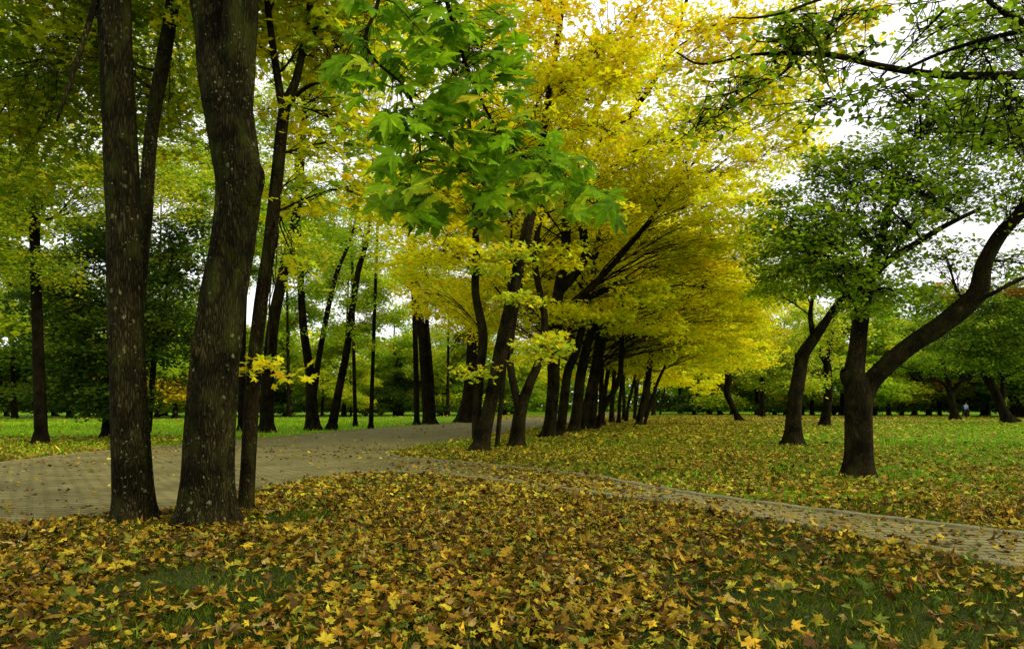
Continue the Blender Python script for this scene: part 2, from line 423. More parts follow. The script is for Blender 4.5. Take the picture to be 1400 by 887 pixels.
# lawn sheet to the horizon, finely divided near the camera
def sheet(name, xs, ys, zf, mat):
    X, Y = np.meshgrid(xs, ys); Z = zf(X, Y)
    V = np.stack([X, Y, Z], -1).reshape(-1, 3); nx, ny = len(xs), len(ys)
    i = (np.arange(ny - 1) * nx)[:, None]; k = np.arange(nx - 1)[None]
    Fq = np.stack([i + k, i + k + 1, i + nx + k + 1, i + nx + k], -1).reshape(-1, 4)
    return link(name, mesh_from(name, V, [Fq], [mat], smooth=np.ones(len(Fq))))
o = sheet('ground', np.linspace(-900, 900, 61), np.linspace(-300, 1500, 61), lambda x, y: 0 * x, M_LAWN)
tag(o, kind='structure')

near_kerb = [G(-700, 735), G(-250, 722), G(0, 716), G(116, 708), G(228, 697), G(335, 673), G(408, 658), G(473, 649), G(530, 646), G(599, 649), G(675, 657), G(845, 679), G(1000, 702), G(1200, 738), G(1400, 780), G(1700, 850), G(2300, 990)]
far_edge = [np.array([-12.6, 2.0]), np.array([-12.7, 9.0]), G(0, 633), G(145, 617), G(322, 603), G(524, 585), G(700, 573.2), G(870, 560.8), G(940, 555.6)]
isl_left = [G(529, 621), G(545, 615), G(643, 600), G(740, 584.5), G(870, 564.5), G(935, 557.3)]
isl_right = [G(529, 621), G(560, 627), G(640, 633), G(720, 641), G(800, 650), G(900, 668), G(1000, 683), G(1200, 708), G(1400, 732), G(1700, 770), G(2300, 850)]
def spl(pts, n): return catmull(np.array(pts), n)
nk = spl(near_kerb, 160); fe = spl(far_edge, 90); il = spl(isl_left, 60); ir = spl(isl_right, 90)

import bmesh
def polygon(name, pts, z, mat):
    bm = bmesh.new()
    vs = [bm.verts.new((p[0], p[1], z)) for p in pts]
    f = bm.faces.new(vs); bmesh.ops.triangulate(bm, faces=[f])
    bmesh.ops.recalc_face_normals(bm, faces=bm.faces)
    for f in bm.faces:
        if f.normal.z < 0: f.normal_flip()
    me = bpy.data.meshes.new(name); bm.to_mesh(me); bm.free(); me.materials.append(mat)
    return link(name, me)
split = int(np.argmin(np.linalg.norm(nk - G(530, 646), axis=1)))
path_main = np.vstack([nk[:split + 1], il, fe[::-1], [[-12.6, 1.0], [nk[0][0], nk[0][1]]]])
# the near kerb runs to the left out of the picture: promenade continues beside the camera
o = polygon('promenade', np.vstack([nk[:split + 1], il, fe[::-1], [[-40, 2.0], [-40, nk[0][1]]]]) if False else path_main, .008, M_PAVE)
tag(o, kind='structure')
o = polygon('side_path', np.vstack([nk[split:], ir[::-1]]), .012, M_PAVE); tag(o, kind='structure')

def kerb(name, line, w=.15, h=.03):
    line = np.asarray(line); T = np.gradient(line, axis=0); T /= np.linalg.norm(T, axis=1)[:, None]
    Nn = np.stack([-T[:, 1], T[:, 0]], 1); n = len(line)
    a = line - Nn * w / 2; b = line + Nn * w / 2
    z = h + .006 * np.sin(np.arange(n) * 1.7)
    V = np.vstack([np.c_[a, np.full(n, -.05)], np.c_[a, z], np.c_[a + Nn * .012, z + .008], np.c_[b - Nn * .012, z + .008], np.c_[b, z], np.c_[b, np.full(n, -.05)]])
    Fq = []
    for s in range(5):
        i = np.arange(n - 1); Fq.append(np.stack([s * n + i, s * n + i + 1, (s + 1) * n + i + 1, (s + 1) * n + i], 1))
    o = link(name, mesh_from(name, V, [np.vstack(Fq)], [M_KERB])); tag(o, kind='structure'); return o
kerb('kerb', nk); kerb('kerb', fe); kerb('kerb', np.vstack([il[::-1], ir[1:]]))

def inside(poly, pts):
    x, y = pts[:, 0], pts[:, 1]; r = np.zeros(len(pts), bool); q = np.asarray(poly); j = len(q) - 1
    for i in range(len(q)):
        xi, yi = q[i]; xj, yj = q[j]
        if yi != yj:
            c = ((yi > y) != (yj > y)) & (x < (xj - xi) * (y - yi) / (yj - yi) + xi); r ^= c
        j = i
    return r
side_poly = np.vstack([nk[split:], ir[::-1]])
def vnoise(pts, s, seed):
    """cheap smooth value noise in numpy"""
    g = np.random.default_rng(seed).random((256, 256)); q = pts * s + 100
    i = np.floor(q).astype(int); f = q - i; f = f * f * (3 - 2 * f)
    a = g[i[:, 0] % 256, i[:, 1] % 256]; b = g[(i[:, 0] + 1) % 256, i[:, 1] % 256]
    c = g[i[:, 0] % 256, (i[:, 1] + 1) % 256]; d = g[(i[:, 0] + 1) % 256, (i[:, 1] + 1) % 256]
    return (a * (1 - f[:, 0]) + b * f[:, 0]) * (1 - f[:, 1]) + (c * (1 - f[:, 0]) + d * f[:, 0]) * f[:, 1]

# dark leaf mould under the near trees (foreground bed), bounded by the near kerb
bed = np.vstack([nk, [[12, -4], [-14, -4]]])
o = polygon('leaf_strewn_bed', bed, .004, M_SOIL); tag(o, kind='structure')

def wedge(n, d0, d1, side=1.12, power=1.0):
    """random ground points inside the view wedge (plus a margin) with D in d0..d1"""
    u = rng.random(n); D = np.sqrt(d0 ** 2 + u * (d1 ** 2 - d0 ** 2)) if power == 1 else d0 * (d1 / d0) ** u
    X = (rng.random(n) * 2 - 1) * (.75 * side * D + .8)
    return np.stack([X, D], 1)

KL = np.vstack([catmull(np.array(near_kerb), 500), catmull(np.array(isl_left), 200), catmull(np.array(isl_right), 260)])
def kerb_dist(p):
    out = np.empty(len(p))
    for i in range(0, len(p), 4000):
        q = p[i:i + 4000]; out[i:i + 4000] = np.sqrt(((q[:, None] - KL[None]) ** 2).sum(-1).min(1))
    return out
def litter(n, d0, d1, tpl, size, pal, dens, zj=.03, tilt=.22):
    p = wedge(n, d0, d1); p = p[rng.random(len(p)) < dens(p)]; p = p[(kerb_dist(p) > .11) | (rng.random(len(p)) < .38)]; m = len(p)
    onpath = inside(path_main, p) | inside(side_poly, p)
    z = np.where(onpath, .016, .02) + rng.random(m) * np.where(onpath, .008, zj)
    pos = np.c_[p, z]
    nr = np.stack([rng.normal(0, tilt, m), rng.normal(0, tilt, m), np.ones(m)], 1)
    sz = size * np.exp(np.clip(rng.normal(0, .30, m), -.8, .5))
    V, Fc, k = place(tpl, pos, nr, sz, rng.random(m) * 2 * PI, rng.uniform(-2.4, 2.0, m))
    c = pick(pal, m) * np.exp(rng.normal(-.48, .28, (m, 1)))
    return V, Fc, np.repeat(c, k, axis=0) * np.exp(rng.normal(0, .13, (len(Fc), 1)))

LIT = [((.46, .27, .015), 5), ((.30, .155, .010), 5), ((.54, .39, .02), 3.5), ((.11, .055, .008), 6), ((.40, .34, .02), 3), ((.42, .29, .08), 1.5), ((.18, .22, .02), 1.6), ((.10, .15, .015), 1)]
LITY = [((.60, .47, .03), 5), ((.45, .32, .03), 4), ((.26, .15, .015), 2), ((.40, .38, .02), 3)]
def dens_bed(p):
    d = -.16 + 1.35 * vnoise(p, 1.1, 1) * (.30 + 1.1 * vnoise(p, 3.3, 2)) + .50 * vnoise(p, .45, 3)
    onmain = inside(path_main, p); onside = inside(side_poly, p)
    px = 700 + p[:, 0] / p[:, 1] * F
    d = np.where(onmain, .008 + .045 * vnoise(p, .6, 5) ** 2, d)
    d = np.where(inside(bed, p), d * (1 - .62 * np.clip((px - 800) / 450., 0, 1) * np.clip((9 - p[:, 1]) / 3, 0, 1)) * (1 - .45 * np.clip((5.4 - p[:, 1]) / 1.6, 0, 1)), d)
    mid = np.exp(-((px - 770) / 95.) ** 2)
    d = np.where(onside, .05 + .75 * mid + .10 * vnoise(p, .8, 6), d)
    beyond = (~onmain) & (~onside) & (~inside(bed, p))
    right = np.clip((px - 950) / 350., 0, 1)
    d = np.where(beyond, (.50 - .34 * right * np.clip((p[:, 1] - 9) / 10, 0, 1)) * (.25 + 1.3 * vnoise(p, .6, 8)), d)
    gold = np.clip((1130 - px) / 130., 0, 1) * np.clip((p[:, 1] - 16) / 8, 0, 1)
    d = np.where(beyond & (px > 640), np.maximum(d, gold * (.45 + .6 * vnoise(p, .5, 31))), d)
    d = np.where(beyond & (px < 640) & (p[:, 1] > 30), .03, d)
    return np.clip(d, 0, 1)
parts = [litter(9000, 3.0, 10, MAPLE_HI, .062, LIT, dens_bed, .05, .36), litter(12000, 3.0, 10, MAPLE_CURL, .058, LIT, dens_bed, .04, .45),
         litter(26000, 3.0, 10, MAPLE_MID, .042, LIT, dens_bed, .04, .6),
         litter(26000, 3.0, 10, OVAL, .050, LIT, dens_bed, .045, .55),
         litter(130000, 10, 24, MAPLE_LO, .062, LIT + LITY, dens_bed, .035, .5),
         litter(300000, 24, 90, OVAL_LO, .15, LITY, dens_bed, .09, .4)]
VV, FF, TT, off = [], [], [], 0
for v, f, t in parts:
    VV.append(v); FF.append(f + off); TT.append(t); off += len(v)
o = link('fallen_leaves', mesh_from('fallen_leaves', np.vstack(VV), [np.vstack(FF)], [M_LITTER], tint=np.vstack(TT)))
tag(o, 'yellow and brown fallen maple leaves strewn over grass and paving', 'leaf litter', kind='stuff')

# grass blades
def blades(n, d0, d1, h, pal, dens):
    p = wedge(n, d0, d1); p = p[(rng.random(len(p)) < dens(p)) & ~inside(path_main, p) & ~inside(side_poly, p)]; m = len(p)
    lean = rng.normal(0, .5, (m, 2)); yaw = rng.random(m) * 2 * PI
    nr = np.c_[np.cos(yaw), np.sin(yaw), rng.normal(.1, .35, m)]
    V, T = BLADE
    up = np.c_[lean, np.ones(m)]; up /= np.linalg.norm(up, axis=1, keepdims=True)
    x = np.cross(up, nr); x /= np.linalg.norm(x, axis=1, keepdims=True); z = np.cross(x, up)
    s = h * np.exp(rng.normal(0, .35, m))
    pos = np.c_[p, np.zeros(m)]
    co = pos[:, None] + s[:, None, None] * (V[None, :, 0:1] * x[:, None] + V[None, :, 1:2] * up[:, None] + V[None, :, 2:3] * z[:, None])
    Fc = (T[None] + (np.arange(m) * 4)[:, None, None]).reshape(-1, 3)
    c = pick(pal, m) * np.exp(rng.normal(0, .25, (m, 1)))
    c[(p[:, 0] < -8) & (p[:, 1] > 20)] *= (1.9, 1.6, 1.5)   # open-sky light across the promenade put into blade colour: brighter, yellower
    return co.reshape(-1, 3), Fc, np.repeat(c, 2, axis=0)
GB = [((.06, .095, .003), 4), ((.09, .14, .004), 3), ((.16, .20, .010), 1.2), ((.03, .05, .003), 3)]
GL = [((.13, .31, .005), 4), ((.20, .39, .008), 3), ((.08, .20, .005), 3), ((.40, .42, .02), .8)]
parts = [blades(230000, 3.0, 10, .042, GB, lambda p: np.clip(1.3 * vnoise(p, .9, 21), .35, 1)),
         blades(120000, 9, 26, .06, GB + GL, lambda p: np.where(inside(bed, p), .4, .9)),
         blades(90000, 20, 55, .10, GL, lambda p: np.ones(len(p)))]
VV, FF, TT, off = [], [], [], 0
for v, f, t in parts:
    VV.append(v); FF.append(f + off); TT.append(t); off += len(v)
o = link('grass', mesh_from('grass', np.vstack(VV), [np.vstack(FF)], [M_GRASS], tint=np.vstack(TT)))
tag(o, 'short green grass growing between the fallen leaves and across the lawn', 'grass', kind='stuff')

# ------------------------------------------------------------------ LEFT FOREGROUND TREES
# first big trunk, forked behind
make_tree('maple_tree', 'straight lichened trunk, leftmost of the near trio, with a second stem forking right', 'tree',
    [stem([(185, 716, 8.2, 50), (180, 640, 8.2, 49), (175, 520, 8.2, 45), (171, 400, 8.2, 43), (167, 250, 8.2, 42), (160, 100, 8.2, 40), (155, -60, 8.3, 43), (150, -260, 8.4, 38), (145, -520, 8.5, 25)]),
     stem([(183, 470, 8.3, 20), (189, 400, 8.55, 19), (198, 300, 8.8, 18), (207, 180, 9.1, 17), (222, 90, 9.4, 18), (238, -10, 9.6, 17), (262, -200, 9.9, 13)]),
     stem([(150, -80, 8.3, 16), (128, 10, 8.1, 8), (105, 85, 8.0, 6.5), (90, 130, 7.9, 5), (78, 165, 7.8, 3)])],
    [cl(60, 60, 10.5, 2.2, 2, .9, 26), cl(110, 150, 12, 2.0, 2, .9, 22), cl(30, -40, 9.5, 2, 1.5, 1, 18), cl(240, 60, 12, 1.6, 1.6, 1, 18), cl(230, 170, 12, 1.1, 1.1, .8, 9), cl(180, -120, 10, 3, 2, 1, 24), cl(-30, 200, 11, 2, 2, 1, 18)],
    leaf=MAPLE_MID, size=.085, per=22, srad=.55, pal=OLV, bark=M_BARK_NEAR, sides=56, rings=90, rough=.07, limbs_sep=True, seed=1, minz=5.2, mult=2.2, mper=2.6, twig_r=.005, limb_k=.5)

make_tree('maple_tree', 'thickest near trunk, with pale lichen dots and a bulge, forking at the top', 'tree',
    [stem([(281, 716, 8.1, 68), (284, 650, 8.1, 65), (287, 590, 8.1, 64), (300, 445, 8.1, 60), (319, 330, 8.1, 56), (326, 260, 8.1, 58), (320, 200, 8.1, 61), (304, 110, 8.1, 60), (292, 40, 8.15, 50), (280, -40, 8.2, 50), (262, -180, 8.3, 42), (240, -420, 8.5, 26)]),
     stem([(322, 190, 8.1, 40), (323, 110, 8.05, 48), (327, 40, 8.0, 46), (333, -30, 8.0, 42), (350, -160, 7.9, 34), (380, -380, 7.9, 20)]),
     stem([(280, 500, 8.0, 15), (271, 485, 7.9, 18), (267, 470, 7.9, 12), (268, 458, 7.95, 6)]),
     stem([(330, 285, 8.05, 34), (340, 258, 8.0, 36), (347, 236, 8.0, 28), (347, 218, 8.03, 10)])],
    [cl(330, -90, 10, 3, 2.4, 1, 30), cl(430, -60, 9, 2, 2, .9, 20), cl(240, -80, 9, 2, 2, 1, 18), cl(200, 20, 13, 1.6, 2, .9, 14)],
    leaf=MAPLE_MID, size=.085, per=22, srad=.55, pal=OLV + YGR, bark=M_BARK_NEAR, sides=72, rings=110, rough=.07, limbs_sep=True, seed=2, minz=6.2, mult=2.2, mper=2.3, twig_r=.006, limb_k=.6)

make_tree('maple_tree', 'slim young trunk just right of the thickest near trunk, yellow leaves on its branches', 'tree',
    [stem([(335, 700, 9.0, 22), (339, 640, 9.0, 20), (346, 520, 9.0, 19), (356, 420, 9.0, 18), (369, 330, 9.0, 17), (380, 230, 9.0, 16), (389, 150, 9.0, 15), (404, 112, 9.0, 11), (415, 60, 9.1, 9), (424, 0, 9.2, 8), (430, -120, 9.3, 5)]),
     stem([(388, 160, 9.0, 12), (377, 90, 8.9, 10), (370, 40, 8.9, 9), (364, -20, 8.9, 8), (358, -160, 8.9, 5)]),
     stem([(414, 70, 9.1, 8), (432, 38, 9.0, 8), (455, 16, 8.9, 8), (482, -4, 8.8, 8), (520, -40, 8.6, 4)]),
     stem([(392, 145, 9.0, 8), (408, 128, 8.8, 6), (422, 118, 8.7, 5), (437, 113, 8.6, 3)])],
    [cl(420, 60, 9.2, .8, .8, .6, 12), cl(470, 60, 9.5, .8, .8, .7, 14), cl(450, 160, 9.4, .9, .8, .6, 12), cl(500, 200, 9.6, .7, .8, .6, 9), cl(520, 270, 9.6, .5, .6, .4, 6), cl(410, 240, 9.3, .45, .5, .7, 5), cl(365, 500, 8.9, .16, .2, .18, 2),
     cl(400, 350, 9.8, .35, .4, .4, 3), cl(500, 20, 9, 1, .8, .6, 12), cl(400, -30, 9, 1.4, 1, .6, 14), cl(340, 60, 9.8, .6, .8, .6, 6)],
    leaf=MAPLE_MID, size=.095, per=13, srad=.36, pal=YEL + YGR, bark=M_BARK_SMOOTH, sides=24, rings=60, rough=.05, limbs_sep=True, seed=3, bigr=.022, twig_r=.008)

# ------------------------------------------------------------------ LEFT MIDDLE
def simple(px, py, rows): return stem([(px, py, F * H / (py - HOR), 10)] + rows)
D0 = F * H / (606 - HOR)
make_tree('maple_tree', 'dark upright trunk beyond the promenade at the far left edge', 'tree',
    [stem([(57, 607, 24.6, 17), (53, 500, 24.6, 14), (48, 350, 24.6, 13), (46, 220, 24.6, 12), (42, 130, 24.6, 11), (38, 20, 24.6, 8), (40, -100, 24.6, 4)]),
     stem([(45, 200, 24.6, 8), (60, 150, 24.4, 7), (80, 90, 24, 5), (95, 20, 24, 3)])],
    [cl(40, 130, 24, 3, 3, 1.6, 26), cl(110, 230, 23, 2.5, 3, 1.4, 24), cl(10, 260, 23, 2.6, 3, 1.6, 26), cl(90, 40, 24, 3, 3, 1.6, 24), cl(-60, 90, 23, 3, 3, 2, 22), cl(20, 360, 24, 2.4, 2.4, .9, 14), cl(230, 250, 26, 2.4, 2.4, 1.6, 18), cl(240, 60, 26, 2, 2, 1.6, 14)],
    leaf=OVAL_LO, size=.13, per=40, srad=.8, pal=OLV + YGR, seed=4, bark=M_BARK_FAR, mult=2.8)

make_tree('spruce_dark_tree' if False else 'chestnut_tree', 'low dark green tree with dense foliage nearly to the ground, behind the leftmost near trunk', 'tree',
    [stem([(150, 598, 29, 20), (152, 520, 29, 17), (156, 420, 29, 14), (160, 320, 29, 9), (165, 260, 29, 4)]),
     stem([(203, 590, 29, 8), (210, 500, 28.6, 7), (216, 450, 28.2, 6), (226, 410, 28, 5), (236, 350, 28, 3)])],
    [cl(120, 480, 28, 2.6, 2.2, 1.6, 44), cl(180, 420, 28, 2.6, 2.2, 1.8, 44), cl(90, 400, 28, 2.0, 2, 1.6, 34), cl(150, 340, 28.5, 2.4, 2, 1.5, 32), cl(230, 470, 29, 1.7, 2, 1.7, 26), cl(80, 530, 27.5, 1.6, 1.6, .9, 20), cl(150, 545, 27.5, 2.0, 1.4, .8, 26), cl(240, 370, 28.5, 1.6, 1.6, 1.2, 18), cl(250, 310, 28.5, 1.4, 1.6, .9, 12)],
    leaf=OVAL_LO, size=.17, per=46, srad=.7, pal=DGR, seed=5, bark=M_BARK_FAR)

def airy(rowsets, label, pal, cls, seed, **kw):
    a = dict(leaf=OVAL_LO, size=.15, per=38, srad=.9, bark=M_BARK_FAR, sides=10, mult=2.4)
    a.update(kw)
    return make_tree('linden_tree', label, 'tree', [stem(r) for r in rowsets], cls, group='trees along the far side of the promenade', pal=pal, seed=seed, **a)

airy([[(365, 591, 35.3, 19), (366, 520, 35.3, 17), (374, 440, 35.3, 16), (388, 370, 35.3, 14), (404, 300, 35.3, 12), (412, 220, 35.3, 9), (418, 100, 35.3, 6)]],
     'thick dark trunk right behind the slim near trunk, curving right beyond the promenade', YGR,
     [cl(400, 250, 35, 3, 3, 2, 20), cl(350, 150, 35, 3, 3, 2, 20), cl(440, 120, 36, 3, 3, 2.2, 22), cl(410, 330, 34, 1.8, 1.8, 1.2, 9), cl(370, 20, 35, 3.4, 3, 2.2, 22)], 6)
airy([[(330, 590, 36.4, 10), (331, 500, 36.4, 9), (334, 400, 36.4, 8), (340, 280, 36.4, 6), (338, 180, 36.4, 3)]],
     'slim dark trunk glimpsed between the thickest near trunk and the slim one', LGR,
     [cl(335, 330, 37, 1.6, 2, 1.6, 12), cl(330, 230, 37, 1.8, 2, 1.8, 14), cl(240, 200, 38, 3, 2, 2, 16), cl(250, 120, 38, 3, 2, 2, 16)], 7)
airy([[(428, 588, 38.4, 19), (426, 550, 38.4, 16), (424, 510, 38.4, 13), (415, 450, 38.4, 11), (411, 380, 38.4, 9), (407, 300, 38.4, 7), (404, 200, 38.4, 4)],
      [(426, 555, 38.4, 11), (436, 490, 38.4, 8), (447, 430, 38.4, 7), (460, 375, 38.4, 6), (480, 325, 38.4, 4), (492, 270, 38.4, 2)]],
     'V-shaped pair of dark stems from one foot beyond the promenade', LGR,
     [cl(410, 370, 38, 2.2, 2.5, 1.8, 15), cl(440, 290, 38, 2.8, 2.5, 1.8, 20), cl(400, 200, 38, 3, 3, 2, 20), cl(480, 330, 38, 1.6, 2, 1.2, 9), cl(440, 120, 39, 3.4, 3, 2.5, 24), cl(460, 440, 38, 1.4, 1.4, .9, 6)], 8)
airy([[(453, 588, 38.4, 13), (464, 530, 38.4, 11), (474, 480, 38.4, 10), (482, 420, 38.4, 9), (490, 370, 38.4, 8), (503, 320, 38.4, 5), (510, 220, 38.4, 3)]],
     'dark trunk leaning right, between the V-shaped pair and the two thin poles', LGR,
     [cl(480, 400, 39, 1.5, 1.5, 1, 8), cl(505, 310, 39, 2, 2, 1.4, 13), cl(500, 200, 39, 2.6, 2.6, 2, 20), cl(520, 100, 39, 3, 3, 2.4, 22)], 9)
airy([[(486, 583, 45, 6), (484, 500, 45, 5), (483, 420, 45, 4.5), (481, 350, 45, 4), (480, 300, 45, 2)]],
     'thin pole-like trunk, left one of two thin poles beyond the promenade', LGR,
     [cl(482, 350, 45, 1.8, 2, 1.6, 9), cl(478, 270, 45, 2, 2, 1.8, 10)], 10)
airy([[(507, 586, 41, 7), (509, 520, 41, 5.5), (512, 430, 41, 5), (515, 350, 41, 4), (518, 250, 41, 3)]],
     'thin pole-like trunk, right one of two thin poles beyond the promenade', YGR,
     [cl(510, 470, 41, 1.1, 1.1, .6, 4), cl(516, 360, 41, 1.3, 1.6, 1, 7), cl(518, 280, 41, 1.8, 2, 1.6, 11)], 11)
airy([[(570, 581, 48.4, 8), (569, 520, 48.4, 8), (567, 440, 48.4, 7), (563, 370, 48.4, 6), (556, 300, 48.4, 4)]],
     'straight dark stem, left of the close-set pair left of the maple row', LGR,
     [cl(560, 360, 49, 2, 2, 1.8, 12), cl(545, 280, 49, 3, 2.5, 2, 18), cl(590, 250, 49, 3, 2.5, 2, 18)], 12)
airy([[(587, 580, 50, 17), (582, 520, 50, 14), (576, 450, 50, 11), (570, 390, 50, 9), (566, 320, 50, 6)],
      [(592, 575, 50, 9), (588, 500, 50, 8), (583, 430, 50, 6), (582, 350, 50, 4)]],
     'broad-footed dark trunk, right of the close-set pair left of the maple row', YGR,
     [cl(590, 420, 50, 2, 2, 1.5, 12), cl(600, 350, 50, 3, 2.5, 2, 20), cl(610, 280, 50, 3, 2.5, 2, 16)], 13)
airy([[(636, 577.5, 55.5, 26), (641, 540, 55.5, 18), (644, 490, 55.5, 14), (646, 440, 55.5, 12), (650, 360, 55.5, 9)],
      [(648, 577, 55.5, 12), (650, 520, 55.5, 9), (652, 440, 55.5, 8)]],
     'wide-based double trunk across the promenade, seen just left of the front row maple', YGR,
     [cl(640, 420, 55, 2.5, 2.5, 2, 18, YEL), cl(600, 450, 54, 2.5, 2.5, 1.5, 14), cl(660, 360, 55, 3, 3, 2, 18, YEL)], 14)

def rowX(D): return -6.75 + .279 * D
def row_clumps(x, D, zmin, n=15, R=7.6, dens=20, bias=2.2, pal=None, ztop=15.5, seed=0):
    out = []
    for i in range(n):
        a = i * 2.39996 + seed; q = math.sqrt((i + .6) / n)
        rr = R * q
        cx = x + bias * q + math.cos(a) * rr * 1.0; cy = D + math.sin(a) * rr * .72
        top = ztop - 5.0 * q ** 2
        lo = zmin + (1 - q) * 2.0
        z = lo + (top - lo) * ((i * .618 + seed * .37) % 1.0)
        out.append((np.array([cx, cy, z]), (2.0, 1.8, 1.0), dens) + ((pal,) if pal else ()))
    return out

# second line of tall airy trees, filling the view between the promenade trees
for q, (px, D, hh, R, pal_, lab_) in enumerate([(-90, 36, 17, 4.5, OLV + LGR, 'tall olive-green tree outside the left edge, behind the far left trunk'), (95, 76, 31, 8, LGR + OLV, 'tall airy tree rising behind the low dark green tree'),
        (215, 80, 32, 8, YGR + LGR, 'tall tree seen between the leftmost near trunk and the thickest one'), (300, 78, 31, 7.5, LGR, 'tall light green tree hidden behind the thickest near trunk'), (395, 82, 29, 6.5, LGR, 'tall light green tree behind the thick curving trunk'),
        (470, 84, 27, 6.5, YGR + LGR, 'tall green and yellow tree behind the right-leaning trunk'), (612, 88, 24, 6.5, YGR, 'tall yellow-green tree behind the wide-based double trunk'), (20, 74, 31, 8, LGR + OLV, 'tall airy tree at the far left, beyond the far left trunk')]):
    x = (px - 700) / F * D; lx = rng.normal(0, .5)
    make_tree('linden_tree', lab_, 'tree', [([(x, D, 0), (x + lx * .3, D, hh * .25), (x + lx * .6, D, hh * .5), (x + lx, D, hh * .9)], [.24, .19, .14, .05])],
              row_clumps(x, D, 5.0, 20, R, 20, 0, None, hh, seed=q * 1.7), leaf=OVAL_LO, size=.30, per=30, srad=1.5, pal=pal_, bark=M_BARK_FAR, sides=8, rings=14, seed=90 + q, mult=1.7)

# ------------------------------------------------------------------ MAPLE ROW
ROWG = 'row of yellow maples beside the promenade'
def row(label, rowsets, cls, seed, **kw):
    a = dict(limb_k=.6, mult=1.2, flat=.2, tilt=.5, leaf=MAPLE_LO, size=.112, per=32, srad=.68, sides=14, rings=32, pal=YEL, limbs_sep=True)
    a.update(kw)
    return make_tree('maple_tree', label, 'tree', [stem(r) for r in rowsets], cls, group=ROWG, seed=seed, **a)

row('front maple of the yellow row with a leaning trunk and straighter companion stem',
    [[(655, 618, 20.7, 24), (664, 580, 20.7, 20), (677, 520, 20.7, 19), (686, 470, 20.7, 18), (697, 420, 20.7, 17), (710, 360, 20.7, 16), (724, 300, 20.7, 15), (738, 220, 20.7, 12), (752, 120, 20.7, 10), (770, 0, 20.7, 7), (780, -120, 20.7, 4)],
     [(652, 600, 20.8, 13), (652, 560, 20.8, 13), (657, 500, 20.9, 13), (660, 455, 21, 13), (650, 400, 21, 11), (651, 350, 21, 10), (648, 260, 21, 8), (640, 150, 21, 5)]],
    [cl(655, 508, 20.6, .4, .4, .25, 3, YGR), cl(748, 462, 19.6, .7, .5, .3, 6, YGR), cl(700, 408, 20, .5, .5, .3, 4, YGR), cl(735, 485, 19.8, .4, .4, .2, 3, YGR), cl(690, 350, 20, .8, .8, .5, 6, YGR),
     cl(600, 340, 21, 1.7, 1.6, .8, 16), cl(580, 400, 22, 1.3, 1.4, .7, 10), cl(640, 260, 21, 1.8, 2, 1, 18), cl(700, 180, 20, 2.2, 2, 1.1, 22), cl(770, 90, 20, 2.4, 2, 1.2, 26, ORA), cl(640, 60, 21, 2.4, 2, 1.4, 24), cl(730, 0, 20, 2.4, 2, 1.2, 24, ORA), cl(850, 30, 19, 2.4, 2, 1.2, 26, ORA), cl(600, 180, 22, 1.8, 2, 1.2, 16)], 21)
row('thin pole-like maple stem right beside the front maple of the row',
    [[(679, 613, 22.1, 7), (684, 560, 22.1, 6.5), (689, 510, 22.1, 6), (694, 440, 22.1, 5.5), (698, 360, 22.1, 4), (700, 280, 22.1, 2)]],
    [cl(690, 380, 22, .8, .8, .5, 6), cl(700, 290, 22, 1, 1, .8, 9)], 22)
row('second thick maple of the row, dividing low into two dark stems',
    [[(706, 611, 22.9, 21), (709, 580, 22.9, 19), (714, 552, 22.9, 17), (726, 520, 22.9, 13), (738, 490, 22.9, 12), (745, 440, 22.9, 10), (738, 400, 22.9, 9), (731, 350, 22.9, 8), (742, 280, 22.9, 7), (760, 180, 22.9, 5)],
     [(711, 565, 22.9, 12), (703, 530, 22.9, 11), (697, 490, 22.9, 10), (702, 440, 22.9, 9), (712, 380, 22.9, 8), (716, 300, 22.9, 6)]],
    row_clumps(-.2, 22.9, 7.5, 15, 5.5, 20, 1.5, seed=1.1) + [cl(770, 350, 22.5, .9, .9, .5, 8), cl(820, 290, 22, 1.2, 1, .7, 12)], 23)
